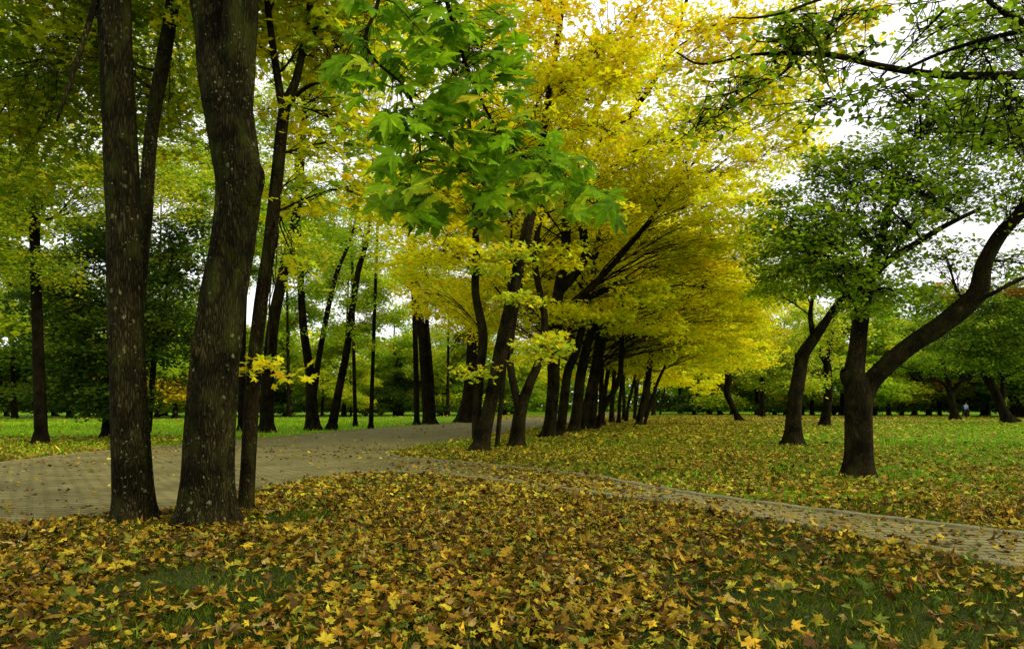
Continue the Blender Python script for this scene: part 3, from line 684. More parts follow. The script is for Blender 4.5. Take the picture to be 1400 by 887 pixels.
row('third thick maple of the row with a long dark limb rising to the right',
    [[(749, 598.5, 29, 19), (753, 570, 28.5, 17), (757, 520, 28, 17), (757, 462, 27.5, 17), (762, 410, 27.2, 16), (772, 350, 27, 14), (776, 290, 27, 12), (786, 225, 27, 10), (803, 170, 27, 9), (826, 130, 27, 8), (846, 98, 27, 7), (870, 20, 27, 5)],
     [(760, 450, 27.3, 12), (778, 420, 27, 10), (803, 397, 26.6, 9), (835, 365, 26.2, 8), (860, 336, 26, 7), (888, 302, 25.6, 6), (910, 270, 25.4, 4), (950, 220, 25, 3)],
     [(764, 400, 27.2, 12), (785, 375, 27.1, 13), (800, 350, 27, 12), (797, 310, 27, 11), (800, 250, 27, 10), (812, 205, 26.8, 9), (851, 170, 26.4, 8), (882, 130, 26, 7), (917, 68, 25.6, 6), (945, -20, 25.4, 4)],
     [(800, 345, 27, 8), (812, 352, 26.9, 7), (818, 345, 26.9, 4)]],
    row_clumps(1.2, 27, 6.2, 22, 7.6, 24, 2.5, seed=2.3) + [cl(770, 425, 25.5, .9, 1.1, .5, 10), cl(820, 430, 26.5, 1.0, 1.1, .55, 12), cl(870, 400, 26.5, 1.3, 1.3, .7, 16), cl(920, 400, 28, 1.5, 1.3, .8, 18), cl(960, 330, 27, 1.8, 1.6, 1.0, 22), cl(1000, 400, 29, 1.2, 1.3, .9, 16), cl(980, 150, 24.5, 2.4, 2, 1.3, 26), cl(1050, 110, 24.5, 2.2, 2, 1.2, 36), cl(890, 110, 26, 2.0, 2, 1.1, 22), cl(935, 160, 26, 2.0, 2, 1.1, 24), cl(1000, 60, 25, 2.2, 2, 1.1, 26), cl(1060, 165, 25.5, 1.8, 1.8, 1.1, 22), cl(880, 200, 27, 1.8, 1.8, 1, 18), cl(1085, 200, 25, 1.6, 1.6, 1.1, 22), cl(1000, 240, 25, 2.2, 2, 1, 24), cl(1110, 40, 24, 2.2, 2, 1.1, 20, ORA), cl(950, 40, 24, 2.5, 2, 1.1, 24, ORA), cl(1180, 15, 23, 1.2, 1.4, .5, 8, ORA)], 24)
row('straight maple trunk touching the third thick maple on its right',
    [[(765, 596, 31, 13), (770, 560, 31, 13), (776, 510, 31, 12), (788, 480, 31, 11), (800, 430, 31, 9), (812, 370, 31, 7), (822, 300, 31, 4)]],
    row_clumps(2.1, 31, 5.0, 18, 7.0, 22, 2.0, seed=3.1) + [cl(700, 330, 31, 1.6, 1.6, .9, 16), cl(650, 390, 32, 1.6, 1.6, .8, 16), cl(610, 330, 33, 2, 2, 1.1, 20), cl(560, 300, 33, 2, 2, 1.1, 18)], 25)
row('stout maple trunk mid-row leaning right, left of the curved stem',
    [[(783, 592, 34.4, 17), (789, 560, 34.4, 15), (793, 520, 34.4, 14), (801, 480, 34.4, 13), (812, 440, 34.4, 10), (826, 390, 34.4, 7), (838, 330, 34.4, 4)]],
    row_clumps(3.0, 34.4, 4.6, 20, 8, 24, 2.6, seed=4.4) + [cl(580, 370, 35, 2, 2, 1.1, 20), cl(620, 430, 36, 1.8, 1.8, .9, 16), cl(670, 440, 36, 1.6, 1.6, .7, 12)] + [cl(850, 435, 31, 1.2, 1.3, .7, 14), cl(900, 445, 32, 1.3, 1.3, .8, 16), cl(945, 470, 34, 1.3, 1.3, .8, 16), cl(990, 470, 36, 1.1, 1.3, .9, 16), cl(1030, 440, 36, 1.3, 1.6, 1.0, 16), cl(985, 400, 36, 1.8, 1.8, 1.2, 24)], 26)
row('narrow maple stem in the row between two stout trunks',
    [[(794, 590, 36.3, 9), (802, 550, 36.3, 9), (809, 515, 36.3, 8), (817, 465, 36.3, 7), (822, 400, 36.3, 4)]],
    row_clumps(3.5, 36.3, 5.5, 8, 5, 20, 1, seed=5.7), 27)
row('upright maple trunk with its foot just left of the curved stem',
    [[(808, 588.5, 37.9, 12), (811, 560, 37.9, 11), (814, 520, 37.9, 10), (822, 480, 37.9, 9), (834, 430, 37.9, 6), (840, 380, 37.9, 3)]],
    row_clumps(4.2, 38, 4.4, 20, 8.4, 24, 2.8, seed=6.2) + [cl(600, 400, 39, 2.2, 2, 1.2, 18), cl(545, 350, 39, 2.2, 2, 1.2, 16)], 28)
row('curved maple stem in the row, bowing out to the right and then up',
    [[(816, 588, 38.4, 8), (820, 570, 38.4, 8), (828, 552, 38.4, 8), (839, 535, 38.4, 8), (847, 515, 38.4, 7), (850, 480, 38.4, 7), (850, 430, 38.4, 5), (855, 380, 38.4, 3)]],
    row_clumps(5, 39, 5, 7, 4, 20, 2, seed=7.5), 29)
row('forward-leaning slim maple trunk standing out to the right of the row',
    [[(872, 582.5, 45.8, 9), (878, 555, 45.8, 8.5), (885, 525, 45.8, 8), (891, 480, 45.8, 7), (902, 440, 45.8, 5.5), (910, 390, 45.8, 3.5)], [(886, 520, 45.8, 5), (890, 470, 46, 5), (888, 430, 46, 3)]],
    row_clumps(9, 46, 4.0, 16, 7.0, 24, 1.5, seed=8.2), 30)
row('thinnest outermost maple stem right of the row, bare and crooked',
    [[(880, 582, 46.6, 4.5), (890, 550, 46.6, 4.5), (900, 520, 46.6, 4), (912, 495, 46.6, 3.5), (918, 478, 46.6, 3), (926, 460, 46.6, 2)], [(914, 492, 46.6, 2.5), (904, 478, 46.6, 2), (900, 462, 46.6, 1.5)]],
    [cl(925, 450, 46.5, 1, 1, .7, 7)], 31)
# deeper row, procedural leaning trunks
k = 0
for D, off_, zm, lab in [(41, .2, 4.8, 1), (42.5, -.6, 5, 1), (45, .1, 4.6, 1), (47.5, -.4, 4.6, 1), (50, .6, 4.4, 1), (53, -.3, 4.4, 1), (56, .5, 4.3, 1), (60, -.2, 4.2, 1), (64, .4, 4.2, 1), (68, 0, 4, 1), (74, .6, 4, 1), (80, -.2, 4, 1), (87, .4, 4, 1), (95, 0, 4, 1), (104, .3, 4, 1)]:
    x = rowX(D) + off_; ln = rng.uniform(.02, .2); w = rng.uniform(.11, .19)
    pts = [(x, D, 0), (x + ln * 1, D, 1.5), (x + ln * 3.2 + rng.normal(0, .1), D, 3.5), (x + ln * 6, D + .2, 6), (x + ln * 8 + rng.normal(0, .3), D + .4, 9), (x + ln * 10, D, 12)]
    rad = [w * 1.15, w, w * .85, w * .7, w * .45, .05]
    n = 17 if D < 60 else 12
    make_tree('maple_tree', 'dark maple trunk standing deep in the crowded far half of the yellow row', 'tree', [(pts, rad)],
        row_clumps(x, D, zm - .7, n, 8.0 if D < 60 else 6, 20 if D < 60 else 14, 2.2, seed=k * 1.3), group='far maples of the yellow row',
        leaf=OVAL_LO, size=.19 if D < 60 else .27, per=32 if D < 60 else 26, srad=.85, pal=YEL, sides=8, rings=14, seed=40 + k, limb_k=.45, mult=.9, flat=.22)
    k += 1

# ------------------------------------------------------------------ RIGHT TREES
make_tree('apple_tree', 'nearest tree on the right lawn with a stout trunk and one thick limb slanting right', 'tree',
    [stem([(1173, 651, 13.5, 36), (1174, 610, 13.5, 34), (1174, 560, 13.5, 34), (1172, 530, 13.5, 34), (1168, 512, 13.5, 28), (1172, 480, 13.5, 23), (1175, 450, 13.5, 21), (1181, 410, 13.5, 20), (1186, 380, 13.5, 18), (1200, 340, 13.4, 12), (1215, 290, 13.3, 8), (1225, 230, 13.2, 5)]),
     stem([(1178, 550, 13.5, 24), (1192, 520, 13.5, 25), (1215, 497, 13.4, 24), (1248, 470, 13.3, 24), (1285, 446, 13.2, 25), (1318, 420, 13.1, 26), (1338, 398, 13, 25), (1346, 360, 12.8, 20), (1368, 320, 12.6, 18), (1400, 285, 12.4, 16), (1440, 230, 12.2, 12), (1480, 150, 12, 6)]),
     stem([(1330, 412, 13, 10), (1355, 402, 12.8, 6), (1400, 380, 12.6, 5), (1470, 360, 12.4, 3)]),
     stem([(1162, 520, 13.5, 22), (1156, 512, 13.45, 16), (1153, 506, 13.4, 8)]),
     stem([(1186, 385, 13.5, 13), (1210, 360, 13.3, 11), (1240, 340, 13, 9), (1290, 310, 12.7, 7), (1340, 285, 12.4, 5)])],
    [cl(1090, 330, 13, 1.0, 1.2, .7, 26), cl(1150, 290, 13, 1.2, 1.2, .7, 30), cl(1220, 320, 13, 1.1, 1.2, .7, 26), cl(1140, 370, 12.6, .9, 1, .4, 18), cl(1060, 370, 13, .4, .6, .25, 5), cl(1250, 240, 13, 1.3, 1.2, .8, 30), cl(1310, 270, 15, 1.3, 1.2, .7, 26), cl(1330, 60, 14, 1.5, 1.2, .7, 20), cl(1400, 20, 14, 1.5, 1.2, .7, 18), cl(1420, 190, 14.5, 1.2, 1.2, .8, 18), cl(1260, 180, 14, 1.3, 1, .5, 16), cl(1070, 290, 13.5, .8, .9, .5, 12), cl(1120, 240, 13.5, .9, .9, .5, 14), cl(1350, 190, 14.5, 1.3, 1.2, .8, 26),
     cl(1180, 225, 13, 1.1, 1.2, .6, 22), cl(1290, 150, 13, 1.2, 1.2, .6, 20), cl(1390, 130, 12.5, 1.2, 1.2, .8, 20), cl(1290, 350, 14.5, .9, 1, .4, 12), cl(1400, 360, 14.5, .8, 1, .4, 10), cl(1230, 400, 12.8, .9, 1, .3, 10), cl(1430, 250, 12, 1.2, 1.2, 1, 20), cl(1190, 420, 12.6, .7, .6, .2, 6)],
    leaf=OVAL, size=.088, per=13, srad=.30, mult=3.0, mper=1.5, pal=GRN, seed=60, bark=M_BARK, sides=36, rings=60, rough=.07, limbs_sep=True, twig_r=.008, tilt=.6, bigr=.035)
make_tree('apple_tree', 'bent dark tree curving right, left of the nearest tree on the right lawn', 'tree',
    [stem([(1084, 608, 24, 24), (1085, 570, 24, 20), (1088, 540, 24, 19), (1093, 510, 24, 18), (1098, 485, 24, 17), (1111, 465, 24, 15), (1130, 438, 23.8, 11), (1155, 402, 23.5, 8), (1190, 370, 23, 5)]),
     stem([(1095, 498, 24, 12), (1091, 488, 24, 9), (1089, 482, 24, 5)]),
     stem([(1112, 462, 24, 8), (1108, 430, 24, 6), (1112, 390, 24, 4), (1105, 350, 24, 2)])],
    [cl(1110, 390, 23.5, 1.4, 1.5, .8, 18, LGR), cl(1160, 380, 23, 1.5, 1.5, .9, 22), cl(1080, 350, 23, 1.4, 1.5, .8, 20), cl(1200, 400, 23, 1.3, 1.3, .7, 16), cl(1130, 320, 23, 1.6, 1.5, .8, 22), cl(1050, 390, 24, .7, .9, .4, 8, LGR)],
    leaf=OVAL_LO, size=.12, per=34, srad=.55, pal=GRN, seed=61, sides=20, rings=36, limbs_sep=True, twig_r=.01)
make_tree('cherry_tree', 'slender tree with yellow-speckled hanging foliage between the bent tree and the nearest right tree', 'tree',
    [stem([(1127, 582, 46, 14), (1130, 560, 46, 12), (1133, 525, 46, 11), (1131, 495, 46, 10), (1136, 460, 46, 7), (1140, 420, 46, 4)]), stem([(1131, 500, 46, 7), (1118, 475, 46, 5), (1112, 440, 46, 3)])],
    [cl(1110, 470, 45, 1.9, 1.9, 1.2, 22), cl(1150, 440, 45, 2, 2, 1.3, 24), cl(1105, 520, 44.5, 1.4, 1.4, .8, 16), cl(1100, 420, 45, 2.2, 2, 1.4, 22), cl(1160, 500, 45, 1.4, 1.4, 1.1, 12)],
    leaf=OVAL_LO, size=.16, per=24, srad=.7, pal=LGR + [((.75, .62, .04), 4)], seed=62, bark=M_BARK_FAR, mixleaf=.7)
make_tree('cherry_tree', 'green tree speckled with bright yellow leaves, right of the yellow row end', 'tree',
    [stem([(1042, 569, 80, 9), (1042, 545, 80, 7), (1043, 510, 80, 6), (1045, 470, 80, 3)])],
    [cl(1040, 500, 76, 4.2, 3, 2.4, 34), cl(1080, 490, 76, 3.2, 3, 2.4, 28), cl(1060, 450, 77, 4, 3, 2.6, 30), cl(1010, 470, 78, 3, 3, 2.5, 18)],
    leaf=OVAL_LO, size=.26, per=30, srad=1.1, pal=GRN + [((.78, .68, .05), 4)], seed=63, bark=M_BARK_FAR, mixleaf=.7)
make_tree('apple_tree', 'crooked trunk leaning left with a swollen foot, right of the yellow row end', 'tree',
    [stem([(1011, 576, 59, 12), (1007, 567, 59, 8), (1000, 552, 59, 8), (994, 537, 59, 9), (996, 518, 59, 10), (994, 500, 59, 6), (1000, 470, 59, 3)])],
    [cl(985, 490, 59, 2.0, 2, 1.0, 12, GRN), cl(1010, 470, 60, 2.4, 2, 1.6, 14, GRN)], leaf=OVAL_LO, size=.2, per=30, srad=.8, pal=LGR, seed=64, bark=M_BARK_FAR)
make_tree('apple_tree', 'spreading tree with two low crooked branches held out sideways, beside the walking person', 'tree',
    [stem([(1306, 573.5, 67, 12), (1303, 556, 67, 9), (1299, 538, 67, 8), (1296, 520, 67, 7), (1290, 500, 67, 5), (1288, 470, 67, 3)]),
     stem([(1299, 536, 67, 5), (1292, 526, 66.5, 4), (1280, 520, 66, 3.5), (1266, 521, 65.6, 3.2), (1252, 517, 65.3, 2.6), (1240, 509, 65, 1.6)]),
     stem([(1301, 538, 67, 5), (1307, 528, 66.6, 4), (1318, 519, 66, 3.5), (1330, 515, 65.6, 3), (1334, 505, 65.4, 1.6)])],
    [cl(1290, 490, 66, 3, 2.5, 1.6, 22), cl(1250, 495, 65, 2.6, 2, 1.0, 14), cl(1330, 485, 66, 2.4, 2, 1.4, 16, LGR), cl(1280, 450, 67, 4, 3, 2, 28)], leaf=OVAL_LO, size=.2, per=32, srad=.85, pal=GRN, seed=65, bark=M_BARK_FAR)
make_tree('oak_tree', 'dark leaning trunk with heavy dark foliage near the right edge', 'tree',
    [stem([(1379, 578, 54, 17), (1371, 560, 54, 12), (1360, 535, 54, 11), (1347, 512, 54, 10), (1336, 480, 54, 7), (1330, 440, 54, 4)]), stem([(1370, 560, 54, 7), (1371, 520, 54, 6), (1366, 480, 54, 4)])],
    [cl(1350, 480, 52, 3.2, 3, 1.8, 36), cl(1300, 450, 52, 3, 3, 2, 32), cl(1390, 450, 51, 3.4, 3, 2.2, 40), cl(1350, 410, 52, 4, 3, 2.2, 38), cl(1410, 500, 51, 2.4, 2.4, 1.2, 18), cl(1400, 400, 52, 3, 3, 1.8, 22, RED), cl(1310, 400, 54, 2.2, 2, 1.1, 12, RED)], leaf=OVAL_LO, size=.2, per=38, srad=.85, pal=DGR + GRN, seed=66, bark=M_BARK_FAR)
make_tree('oak_tree', 'second dark leaning trunk, cut by the right edge of the view', 'tree',
    [stem([(1400, 570, 78, 13), (1390, 552, 78, 10), (1378, 532, 78, 8), (1368, 500, 78, 5), (1360, 460, 78, 3)])],
    [cl(1370, 500, 77, 4, 3, 2, 26), cl(1420, 470, 77, 4, 3, 3, 30), cl(1340, 460, 77, 3, 3, 2, 20)], leaf=OVAL_LO, size=.25, per=34, srad=1, pal=DGR + GRN, seed=67, bark=M_BARK_FAR)

# overhanging tree whose trunk stands just outside the right edge
make_tree('linden_tree', 'long dark bough with sparse green leaves reaching in from the upper right edge', 'tree',
    [stem([(1990, 790, 5.6, 60), (1985, 500, 5.6, 52), (1975, 200, 5.6, 48), (1960, -100, 5.6, 40), (1950, -500, 5.6, 24), (1940, -800, 5.6, 10)]),
     stem([(1968, 60, 5.6, 34), (1800, 60, 5.5, 26), (1640, 85, 5.4, 20), (1500, 98, 5.3, 16), (1400, 103, 5.2, 12), (1290, 103, 5.2, 10), (1210, 92, 5.2, 8.5), (1150, 78, 5.2, 7.5), (1100, 73, 5.2, 6), (1030, 75, 5.2, 4), (960, 88, 5.2, 3), (925, 72, 5.2, 2)]),
     stem([(1230, 98, 5.2, 4), (1300, 68, 5.1, 5), (1400, 42, 5, 7), (1500, 30, 5, 9), (1700, 20, 5.2, 12)]),
     stem([(1400, 32, 4.9, 9), (1370, 16, 4.8, 7), (1345, -8, 4.8, 6), (1300, -80, 4.8, 4)]),
     stem([(1100, 75, 5.2, 3.5), (1060, 108, 5.1, 3), (1010, 140, 5, 2.5), (950, 180, 4.9, 1.5)]),
     stem([(1230, 104, 5.2, 2.5), (1180, 122, 5, 2), (1110, 138, 4.9, 1.6), (1040, 145, 4.8, 1)]),
     stem([(1400, -20, 5, 6), (1220, -30, 5, 5), (1120, 0, 5, 4), (1070, 18, 5, 3.5), (1030, 25, 5, 2.5), (1000, 24, 5, 1.5)])],
    [cl(1080, 60, 5.2, .35, .3, .22, 12), cl(1150, 20, 5.2, .4, .4, .22, 12), cl(1180, 70, 5.1, .3, .4, .2, 6), cl(1020, 110, 5, .35, .3, .15, 7), cl(960, 160, 4.9, .25, .3, .12, 5), cl(1120, 150, 4.9, .25, .3, .12, 6), cl(1250, 140, 5, .4, .4, .2, 9), cl(1340, 60, 5, .35, .4, .25, 8), cl(1380, 150, 5, .4, .4, .3, 12), cl(1290, 15, 5, .35, .4, .15, 7), cl(1400, 10, 4.9, .4, .4, .2, 7), cl(1180, 145, 5, .2, .2, .12, 4), cl(1090, 30, 5, .3, .3, .15, 6), cl(1340, 200, 5.2, .4, .4, .2, 8), cl(1260, 190, 5.4, .3, .3, .15, 4)],
    leaf=OVAL, size=.052, per=9, srad=.15, pal=GRN, seed=70, bark=M_BARK, sides=14, rings=44, rough=.03, limbs_sep=False, twig_r=.004, bigr=.007, flat=.6, tilt=.9, mult=2.2, mper=1.2)

# ------------------------------------------------------------------ green maple bough in front
def green_maple():
    name = 'maple_tree'
    trunk = [np.array(p, float) for p in [(-2.2, -2.6, 0), (-2.15, -2.5, 1.5), (-2.0, -2.4, 3.2), (-1.7, -2.1, 5), (-1.6, -1.8, 8)]]
    rad = [.22, .19, .17, .14, .06]
    base = trunk[0].copy()
    root = bpy.data.objects.new(name, None); COL.objects.link(root); root.location = base
    tag(root, 'bough of large bright green lobed leaves hanging close in the upper centre', 'tree')
    v, f = tube(trunk, rad, 16, 24, .05, True)
    link('trunk', mesh_from('trunk', v - base, [f], [M_BARK_SMOOTH], smooth=np.ones(len(f))), root)
    bough = [trunk[2], np.array([-1.5, -1.2, 4.3]), np.array([-1.0, .5, 4.7]), np.array([-.6, 2.0, 4.3]), P(600, -40, 3.4), P(650, 120, 3.6), P(700, 200, 3.8), P(770, 250, 3.95), P(820, 285, 4.1)]
    br = [.08, .055, .04, .028, .014, .008, .006, .004, .002]
    v, f = tube(bough, br, 8, 60, .02)
    link('limb', mesh_from('limb', v - base, [f], [M_BARK_SMOOTH], smooth=np.ones(len(f))), root)
    bough2 = [np.array([-.6, 2.0, 4.3]), P(520, -60, 3.2), P(500, 60, 3.3), P(560, 130, 3.4), P(575, 220, 3.5), P(560, 280, 3.6)]
    v, f = tube(bough2, [.02, .012, .008, .006, .004, .002], 6, 40, .02)
    link('limb', mesh_from('limb', v - base, [f], [M_BARK_SMOOTH], smooth=np.ones(len(f))), root)
    skel = np.vstack([catmull(np.array(bough), 80)[35:], catmull(np.array(bough2), 60)[12:]])
    E = [(560, 45, 85, 42, 46), (655, 40, 62, 42, 34), (495, 95, 48, 26, 20), (590, 110, 66, 44, 38), (690, 95, 36, 46, 24), (570, 180, 52, 42, 32), (550, 250, 36, 45, 24), (640, 175, 62, 44, 36), (715, 190, 48, 38, 28), (650, 240, 58, 32, 26), (715, 250, 62, 34, 32), (770, 238, 40, 30, 18), (800, 275, 42, 22, 20), (665, 300, 28, 18, 8), (585, 290, 30, 18, 9), (545, -15, 110, 30, 30), (478, 135, 18, 22, 4), (835, 290, 16, 10, 3)]
    pos, nr, yaw, A = [], [], [], []
    for (cx, cy, rx, ry, n) in E:
        for i in range(int(n * 1.35)):
            a = rng.random() * 2 * PI; q = math.sqrt(rng.random())
            D = 3.4 + (cx - 480) / 400 * .6 + rng.uniform(-.38, .38)
            p = P(cx + math.cos(a) * q * rx, cy + math.sin(a) * q * ry, D)
            pos.append(p)
    pos = np.array(pos); n = len(pos)
    nr = np.stack([rng.normal(0, .38, n), -.55 + rng.normal(0, .4, n), .85 + rng.normal(0, .2, n)], 1)
    # blades hang tip-down toward the viewer: yaw about -y with spread
    yaw = -PI / 2 + rng.normal(0, .8, n)
    sz = .094 * np.exp(rng.normal(0, .2, n))
    V, Fc, k = place(MAPLE_FINE, pos, nr, sz, yaw, rng.uniform(.4, 2.3, n))
    c = pick([((.19, .37, .005), 5), ((.27, .47, .008), 4), ((.09, .20, .004), 3.5), ((.46, .58, .015), 1.3), ((.75, .66, .03), .3)], n) * np.exp(rng.normal(0, .12, (n, 1)))
    tint = np.clip(np.repeat(c, k, axis=0) * np.exp(rng.normal(0, .12, (n * k, 1))), 0, .9)
    j = np.array([np.argmin(np.linalg.norm(skel - (p + [0, 0, .12]), axis=1)) for p in pos])
    A = skel[j]
    tv, tf, _ = twigs(A, (A + pos) / 2 + [0, 0, .07], pos, np.full(n, .0022), np.full(n, .0012), 3, 3)
    me = mesh_from('crown', np.vstack([V, tv]) - base, [Fc, tf + len(V)], [M_LEAF, M_BARK_SMOOTH], np.concatenate([np.zeros(len(Fc)), np.ones(len(tf))]), np.vstack([tint, np.full((len(tf), 3), .1)]))
    link('crown', me, root)
MAPLE_FINE = fan([(0, 1.0), (4, .86), (10, .80), (11, .70), (20, .74), (22, .58), (27, .44), (33, .60), (40, .66), (43, .78), (49, .96), (54, .80), (60, .76), (62, .62), (70, .60), (77, .38), (88, .46), (96, .50), (103, .64), (111, .48), (125, .40), (155, .34), (180, .08)], .14, .28, petiole=.0)
green_maple()

# ------------------------------------------------------------------ BACKGROUND TREES (shared variants)
def bg_variant(h, R, pal, seed, trunk_h, n=14, dens=15, size=.34):
    st = ([(0, 0, 0), (.1, 0, trunk_h), (.3, .1, h * .5), (.2, 0, h * .85)], [.28, .22, .15, .05])
    cls = []
    for i in range(n):
        a = i * 2.4 + seed; q = math.sqrt((i + .5) / n)
        lo = trunk_h + .8; top = h - 1.2 - (h * .35) * q * q
        z = lo + (top - lo) * ((i * .618 + seed * .3) % 1)
        cls.append((np.array([math.cos(a) * R * q * .8, math.sin(a) * R * q * .8, z]), (R * .42, R * .42, h * .10), dens))
    return cls, st
BG = {}
def bg_tree(kind, name, label, group, x, y, sc=1.0):
    if kind not in BG:
        h, R, pal, seed, th, n, dens, size = kind_spec[kind]
        cls, st = bg_variant(h, R, pal, seed, th, n, dens, size)
        r = make_tree(name, label, 'tree', [st], cls, group=group, leaf=OVAL_LO, size=size, per=30, srad=1.0, pal=pal, bark=M_BARK_FAR, sides=8, rings=10, seed=seed)
        r.location = (x, y, 0); r.rotation_euler = (0, 0, rng.random() * 6.28); r.scale = (sc,) * 3
        BG[kind] = r
    else:
        r = dup(BG[kind], (x, y, 0), rng.random() * 6.28, sc, label); r['group'] = group; r.name = name
    return r
kind_spec = {
    'lg1': (15, 5.5, LGR, 1, 2.2, 15, 16, .32), 'lg2': (18, 6, GRN, 2, 2.0, 16, 17, .32), 'yg': (13, 5, YGR, 3, 1.8, 14, 15, .32),
    'dg': (13, 5.5, DGR, 4, 1.0, 16, 18, .32), 'ora': (7, 3, ORA + RED, 5, 1.2, 9, 12, .26), 'rd': (10, 4.5, RED + GRN, 6, 1.8, 12, 14, .3)}
def bgp(px, D): return ((px - 700) / F * D, D)
lab = {'lg1': 'light green tree standing beyond the left lawn', 'lg2': 'mid green tall tree standing beyond the left lawn', 'yg': 'yellow-green tree standing beyond the left lawn',
       'dg': 'dark green dense tree standing beyond the left lawn', 'ora': 'small orange-brown tree behind the left lawn'}
for (kd, px, D, s) in [('dg', -120, 62, 1), ('lg2', -40, 75, 1), ('dg', 20, 78, .7), ('yg', 60, 80, 1), ('lg1', 120, 85, 1.1), ('ora', 165, 76, 1), ('dg', 200, 80, .6), ('ora', 240, 74, 1.1), ('lg1', 270, 84, 1.1), ('yg', 320, 88, 1),
                       ('dg', 365, 84, .5), ('lg1', 395, 92, 1.1), ('yg', 440, 86, .75), ('yg', 480, 84, .62), ('lg1', 520, 98, .7), ('dg', 545, 90, .55), ('lg1', 540, 99, 1.15), ('yg', 570, 95, .8), ('lg1', 610, 100, .9), ('lg2', 660, 105, .9), ('yg', 700, 110, 1), ('lg1', 760, 118, 1)]:
    x, y = bgp(px, D); bg_tree(kd, 'linden_tree' if kd != 'ora' else 'rowan_tree', lab[kd], 'woodland beyond the left lawn', x, y, s)
labr = {'lg1': 'light green tree in the woodland behind the right lawn', 'lg2': 'mid green tall tree in the woodland behind the right lawn', 'yg': 'yellow-green tree in the woodland behind the right lawn',
        'dg': 'dark green dense tree in the woodland behind the right lawn', 'rd': 'rust-tinged tree in the woodland behind the right lawn'}
for (kd, px, D, s) in [('lg2', 930, 120, 1), ('yg', 970, 105, .9), ('dg', 1000, 112, .8), ('lg2', 1035, 100, .95), ('lg1', 1075, 98, .9), ('yg', 1110, 95, .85), ('lg2', 1150, 92, .9), ('lg1', 1185, 88, .8), ('yg', 1215, 92, .85), ('lg2', 1250, 96, .95), ('dg', 1285, 92, .8),
                       ('rd', 1320, 88, .9), ('dg', 1350, 90, 1), ('rd', 1385, 84, 1.0), ('lg2', 1420, 86, 1), ('dg', 1460, 75, 1.1), ('lg2', 1520, 70, 1)]:
    x, y = bgp(px, D); bg_tree(kd, 'linden_tree' if kd != 'rd' else 'oak_tree', labr[kd], 'woodland behind the right lawn', x, y, s * 1.28)

kind_spec['sh1'] = (3.6, 2.3, GRN + YGR, 8, .3, 8, 10, .24); kind_spec['sh2'] = (2.6, 2.0, DGR, 9, .25, 7, 10, .24)
for (kd, px, D, s_) in [('sh2', -60, 66, 1.2), ('sh1', 10, 88, 1.1), ('sh2', 75, 90, 1.4), ('sh1', 135, 84, 1), ('sh2', 225, 92, 1.5), ('sh1', 262, 80, 1.0), ('sh1', 345, 90, 1.2), ('sh2', 388, 86, 1.2), ('sh1', 455, 92, 1.4), ('sh2', 500, 88, 1.0), ('sh1', 548, 94, 1.2), ('sh2', 602, 90, 1.1), ('sh1', 640, 97, 1.5), ('sh2', 690, 101, 1.3),
                        ('sh2', 950, 100, 1.2), ('sh1', 985, 97, 1.4), ('sh2', 1060, 94, 1.2), ('sh1', 1095, 101, 1.5), ('sh2', 1140, 96, 1.1), ('sh2', 1195, 99, 1.4), ('sh1', 1232, 95, 1.1), ('sh2', 1270, 101, 1.5), ('sh2', 1345, 95, 1.5), ('sh1', 1402, 92, 1.3), ('sh2', 1450, 88, 1.5)]:
    x, y = bgp(px, D)
    bg_tree(kd, 'shrub', ('light green' if kd == 'sh1' else 'dark green') + ' low shrub at the foot of the woodland behind the ' + ('left' if px < 800 else 'right') + ' lawn', 'shrubs along the wood edge', x, y, s_)

# thin dark trunks and hedge at the lawn's far end
def hedge(name, label, x0, x1, D, h, pal, n):
    c = np.stack([rng.uniform(x0, x1, n), D + rng.uniform(-1.2, 1.2, n), rng.uniform(.1, 1, n) ** .8 * h], 1)
    c[:, 2] *= .75 + .35 * vnoise(c[:, :2], .4, 77)
    nr = rng.normal(0, 1, (n, 3)); nr[:, 2] = abs(nr[:, 2]) + .3
    V, Fc, k = place(OVAL_LO, c, nr, .34 * np.exp(rng.normal(0, .2, n)), rng.random(n) * 6.28)
    col = pick(pal, n) * np.exp(rng.normal(0, .2, (n, 1)))
    base = np.array([(x0 + x1) / 2, D, 0])
    o = link(name, mesh_from(name, V - base, [Fc], [M_LEAF], tint=np.repeat(col, k, axis=0)), loc=base)
    tag(o, label, 'hedge'); return o
hedge('hedge', 'low dark hedge closing the far end of the left lawn', -112, -4, 100, 3.4, DGR, 30000)
hedge('hedge', 'low dark hedge closing the far end of the right lawn', 20, 105, 108, 3.6, DGR, 30000)

# far wood as one mass
def wood(n):
    a = rng.uniform(-1.05, 1.05, n); D = rng.uniform(140, 175, n)
    x = np.tan(a) * D * .95
    top = 9 + 9 * vnoise(np.c_[x, D * 0], .045, 91) + 3 * vnoise(np.c_[x, D * 0], .2, 92)
    z = rng.random(n) ** 1.15 * top
    c = np.stack([x, D, z], 1); nr = rng.normal(0, 1, (n, 3)); nr[:, 2] = abs(nr[:, 2]) + .2
    V, Fc, k = place(OVAL_LO, c, nr, .9 * np.exp(rng.normal(0, .25, n)), rng.random(n) * 6.28)
    q = vnoise(np.c_[x, z], .07, 93); P1 = pick(GRN, n); P2 = pick(YGR, n)
    col = np.where((q > .52)[:, None], P2, P1) * np.exp(rng.normal(0, .2, (n, 1)))
    o = link('distant_wood', mesh_from('distant_wood', V, [Fc], [M_LEAF], tint=np.repeat(col, k, axis=0)))
    tag(o, 'far belt of green and yellowing woodland closing the horizon', 'wood', kind='stuff')
wood(120000)

